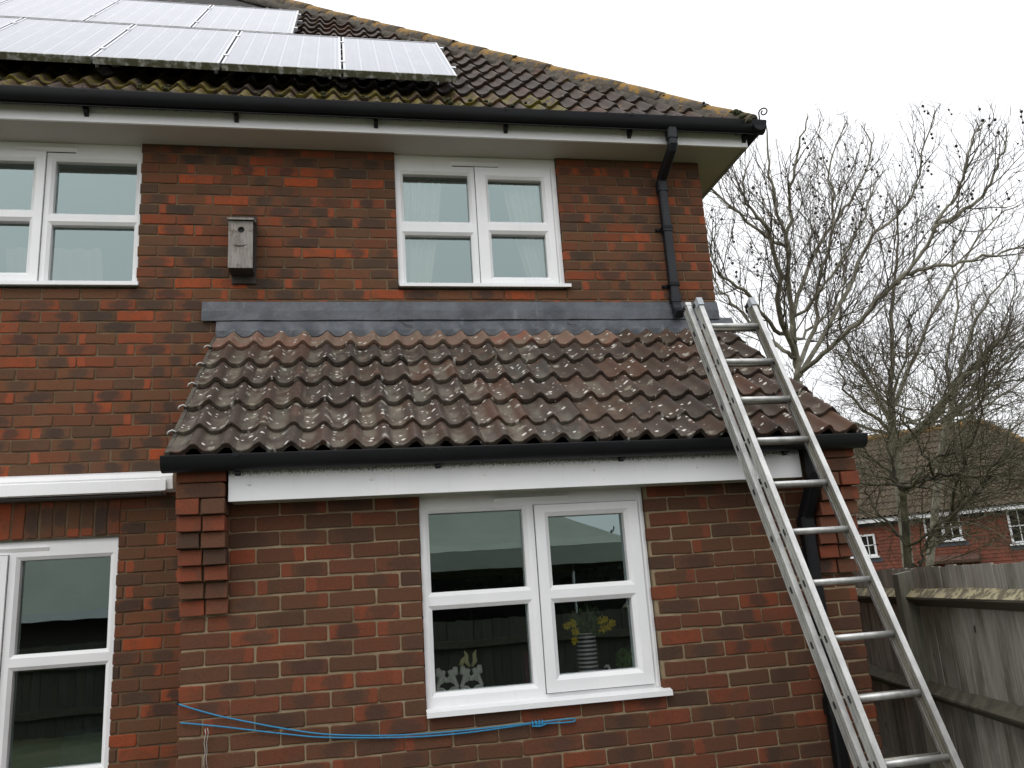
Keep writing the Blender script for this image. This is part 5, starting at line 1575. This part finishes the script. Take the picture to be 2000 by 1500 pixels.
for bx, bz in blooms:
    mb = MB(); c = Vector((bx + .005, IY - .055 + U(-.02,.02), bz)); r_ = U(.017,.024)
    for ring, (nr, tilt, rr) in enumerate(((9, .15, r_*1.25), (8, .55, r_*1.0), (6, 1.0, r_*.6))):
        for k in range(nr):
            a = 2*math.pi*k/nr + ring*.3
            d = Vector((math.cos(a)*math.cos(tilt), -math.sin(tilt), math.sin(a)*math.cos(tilt))); s_ = Vector((-math.sin(a), 0, math.cos(a)))*rr*.24
            d = (d + Vector((U(-.2,.2), U(-.2,.2), U(-.2,.2)))).normalized(); mb.face([c, c + d*rr*.6 + s_*.75, c + d*rr*U(.85,1.1), c + d*rr*.6 - s_*.75])
    mb.build('bloom', my, fl)
pot = thing('pot_plant', (-1.272, IY, SILL), 'small leafy green plant at the sash end of the inner sill', 'plant')
mb = MB(); mb.tube([(-1.272,IY,SILL),(-1.272,IY,SILL+.075)], [.032,.040], 14); mb.build('pot', simple('dark_pot', (.05,.04,.04), .5), pot)
mb = MB(); leafy(mb, (-1.272, IY-.01, 1.235), .074, 620, .013, rnd_); mb.build('foliage', simple('bright_leaf', (.16,.30,.06), .6, 30, .4), pot, kind='stuff')
mb = MB(); sw = [(-1.392,1.113),(-1.402,1.135),(-1.398,1.160),(-1.386,1.180),(-1.384,1.200),(-1.391,1.214),(-1.400,1.214),(-1.412,1.206)]
mb.tube([(a, IY-.02, b) for a, b in sw], [.020,.022,.014,.0075,.0065,.0085,.008,.002], 10)
mb.ball((-1.372, IY-.02, 1.136), .030, 10, 6, .75)
tag(mb.build('swan_figurine', simple('white_porcelain', (.75,.76,.78), .25)), 'white swan ornament between the vase and the pot plant', 'ornament')
orn = thing('fretwork_ornament', (-2.155, IY-.02, SILL), 'pale scrolled fretwork ornament with tulip shapes in the window corner', 'ornament')
mw = simple('cream_fretwork', (.80,.82,.74), .6); myw = simple('pale_yellow_fretwork', (.62,.58,.30), .6)
mb = MB()
def scroll(cx, cz, r0_, turns, flip):
    pts = []
    for i in range(18):
        a = i/17*turns*2*math.pi - .5; r_ = r0_*(1 - .75*i/17); pts.append((cx + flip*r_*math.cos(a), IY-.03, cz + r_*math.sin(a)))
    mb.tube(pts, [.0085*(1-.35*i/17) for i in range(18)], 6)
for cx in (-2.222, -2.100):
    scroll(cx-.030, 1.152, .027, 1.4, -1); scroll(cx+.030, 1.152, .027, 1.4, 1); scroll(cx-.026, 1.212, .022, 1.2, 1); scroll(cx+.026, 1.212, .022, 1.2, -1)
    for sgn in (-1, 1):
        mb.tube([(cx + sgn*.004, IY-.03, 1.115), (cx + sgn*.030, IY-.03, 1.140), (cx + sgn*.050, IY-.03, 1.180), (cx + sgn*.028, IY-.03, 1.225), (cx + sgn*.012, IY-.03, 1.258)], [.008,.012,.010,.014,.010], 8)
        mb.tube([(cx + sgn*.020, IY-.03, 1.225), (cx + sgn*.040, IY-.03, 1.245), (cx + sgn*.044, IY-.03, 1.272)], [.010,.020,.010], 8)
mb.tube([(-2.27,IY-.03,1.118),(-2.05,IY-.03,1.118)], .006, 6)
mb.build('scrollwork', mw, orn)
mb = MB()
for sgn in (-1, 1):
    mb.tube([(-2.100 + sgn*.006, IY-.03, 1.268), (-2.100 + sgn*.022, IY-.03, 1.292), (-2.100 + sgn*.020, IY-.03, 1.325), (-2.100 + sgn*.030, IY-.03, 1.345)], [.006,.013,.010,.002], 6)
mb.tube([(-2.150,IY-.03,1.275),(-2.140,IY-.03,1.300),(-2.128,IY-.03,1.318)], [.012,.012,.003], 6)
mb.build('finial', myw, orn)
mb = MB(); mb.box((-1.818, IY+.02, SILL), (-1.765, IY+.045, 1.312)); mb.box((-1.819, IY+.0185, SILL), (-1.815, IY+.0465, 1.313))
tag(mb.build('book', simple('plum_cloth', (.10,.012,.03), .8)), 'plum coloured book standing at the mullion on the inner sill', 'book')
mb = MB(); mb.prism([(-1.845,0,SILL),(-1.770,0,SILL),(-1.772,0,1.20),(-1.795,0,1.185),(-1.80,0,1.165),(-1.838,0,1.155)], (0,IY-.03,0), (0,IY-.022,0))
tag(mb.build('card', simple('terracotta_card', (.34,.10,.03), .8)), 'orange cut-out card leaning in front of the plum book', 'card')

ch_ = thing('armchair', (-4.35, 1.0, 0.03), 'blue upholstered chair just inside the ground-floor window', 'chair')
mcl = simple('slate_blue_cloth', (.035,.065,.085), .9, 20, .3)
mb = MB(); rs = []
for i in range(7):
    z = .45 + .46*i/6; w_ = .24 - .02*(i/6)**2; ww = .055
    rs.append([(-4.36 + w_*math.cos(t_), .98 + .05*i/6 + ww*math.sin(t_), z) for t_ in [2*math.pi*q/16 for q in range(16)]])
mb.rings(rs, True, True); mb.build('backrest', mcl, ch_)
mb = MB(); mb.box((-4.60, 1.03, .38), (-4.12, 1.5, .48)); mb.build('seat', mcl, ch_)
for sx_ in (-4.57, -4.15):
    for sy_ in (1.06, 1.46):
        mb = MB(); mb.tube([(sx_, sy_, .03), (sx_, sy_, .38)], .018, 8); mb.build('leg', M['darkwood'], ch_)
mb = MB(); mb.box((-4.22, .62, .70), (-4.15, .80, .95)); mb.box((-4.223, .618, .94), (-4.147, .802, .952))
tag(mb.build('carton', simple('white_card', (.5,.52,.5), .7)), 'small white box by the frame of the ground-floor window', 'box')
mb = MB(); mb.box((-4.9, .45, .66), (-3.75, .95, .70)); mb.box((-4.88, .47, .03), (-4.83, .52, .66)); mb.box((-3.82, .47, .03), (-3.77, .52, .66)); mb.box((-4.88, .88, .03), (-4.83, .93, .66)); mb.box((-3.82, .88, .03), (-3.77, .93, .66))
tag(mb.build('table', M['darkwood']), 'dark low table inside the ground-floor window', 'table')

# ------------------------------------------------------------------ the far side of the garden, seen only in the lower panes
bf = thing('fence', (-1.5, -8.5, 0), 'low boarded fence across the lawn, mirrored in the lower window panes', 'fence')
bmesh_ = MB(); bmesh_.box((0,-.008,0), (.118,.008,1.27)); bme = bmesh_.mesh('board', fence_mat('dark_fence_board', (.045,.040,.032), (.085,.078,.066), .5))
for i in range(92): piece('board', bme, bf, (-8.0 + .122*i, -8.5 + U(-.004,.004), .03 + U(-.012,.012)), (0, U(-.004,.004), 0))
mb = MB(); mb.box((-8, -8.49, .95), (3.2, -8.42, 1.04)); mb.build('rail', M['rail_low'], bf)
mb = MB(); mb.box((-8, -8.49, .30), (3.2, -8.42, .39)); mb.build('rail', M['rail_low'], bf)
gz_ = thing('gazebo', (-.6, -10.8, 0), 'pale canvas gazebo across the lawn, mirrored in the window panes', 'gazebo')
mcan = simple('pale_green_canvas', (.36,.37,.32), .8, 2, .12)
mb = MB(); cxg, cyg, hw = -.6, -10.9, 2.2
cn4 = [(cxg-hw,cyg-hw),(cxg+hw,cyg-hw),(cxg+hw,cyg+hw),(cxg-hw,cyg+hw)]
for i in range(4):
    a, b = cn4[i], cn4[(i+1)%4]; rows = []
    for f in [j/6 for j in range(7)]:
        z = 2.22 + 1.35*f**1.25
        rows.append([( (a[0]+(b[0]-a[0])*k/6)*(1-f)+cxg*f, (a[1]+(b[1]-a[1])*k/6)*(1-f)+cyg*f, z - .10*math.sin(math.pi*k/6)*(1-f)*f*3) for k in range(7)])
    for A, B in zip(rows, rows[1:]): mb.strip(A, B)
mb.build('canopy', mcan, gz_)
mb = MB()
for i in range(4):
    a, b = cn4[i], cn4[(i+1)%4]; mb.strip([(a[0],a[1],1.96),(b[0],b[1],1.96)], [(a[0],a[1],2.215),(b[0],b[1],2.215)], False)
mb.build('valance', mcan, gz_)
for a in cn4:
    mb = MB(); mb.tube([(a[0]*.99+cxg*.01,a[1]*.99+cyg*.01,0),(a[0]*.99+cxg*.01,a[1]*.99+cyg*.01,2.2)], .025, 8); mb.build('leg', M['white_far'], gz_)
sh = thing('summer_house', (-7.4, -11, 0), 'low summer house with a pale roof, mirrored in the ground-floor window', 'shed')
mb = MB(); mb.box((-9.6,-12.6,0), (-5.0,-10.2,1.75)); mb.build('wall', M['darkwood'], sh)
mb = MB(); mb.hexa([(-9.9,-9.9,1.78),(-4.7,-9.9,1.78),(-4.7,-12.9,1.78),(-9.9,-12.9,1.78),(-9.9,-11.3,3.1),(-4.7,-11.3,3.1),(-4.7,-11.5,3.1),(-9.9,-11.5,3.1)]); mb.build('roof', mcan, sh)
mb = MB(); mb.box((-9.9,-9.9,1.66), (-4.7,-9.87,1.80)); mb.build('fascia', M['white_far'], sh)
hd = MB(); rnd_ = random.Random(17)
hc = MB(); hc.box((-13,-14.6,0), (7,-13.6,2.35)); 
for i in range(6500):
    p = Vector((rnd_.uniform(-13,7), rnd_.choice((rnd_.uniform(-13.7,-13.3), rnd_.uniform(-14.6,-13.4))), rnd_.uniform(.1,2.75)))
    a = Vector((rnd_.gauss(0,1),rnd_.gauss(0,1),rnd_.gauss(0,1))).normalized(); b = a.orthogonal().normalized(); s_ = rnd_.uniform(.05,.13)
    hd.face([p-a*s_, p+b*s_*.5, p+a*s_, p-b*s_*.5])
hdg = hd.build('hedge', simple('evergreen_leaf', (.018,.030,.014), .7, 6, .4), None, label='dark evergreen hedge along the end of the lawn')
hdg['category'] = 'hedge'
hc.build('hedge_core', simple('hedge_core', (.008,.012,.006), .9), hdg)
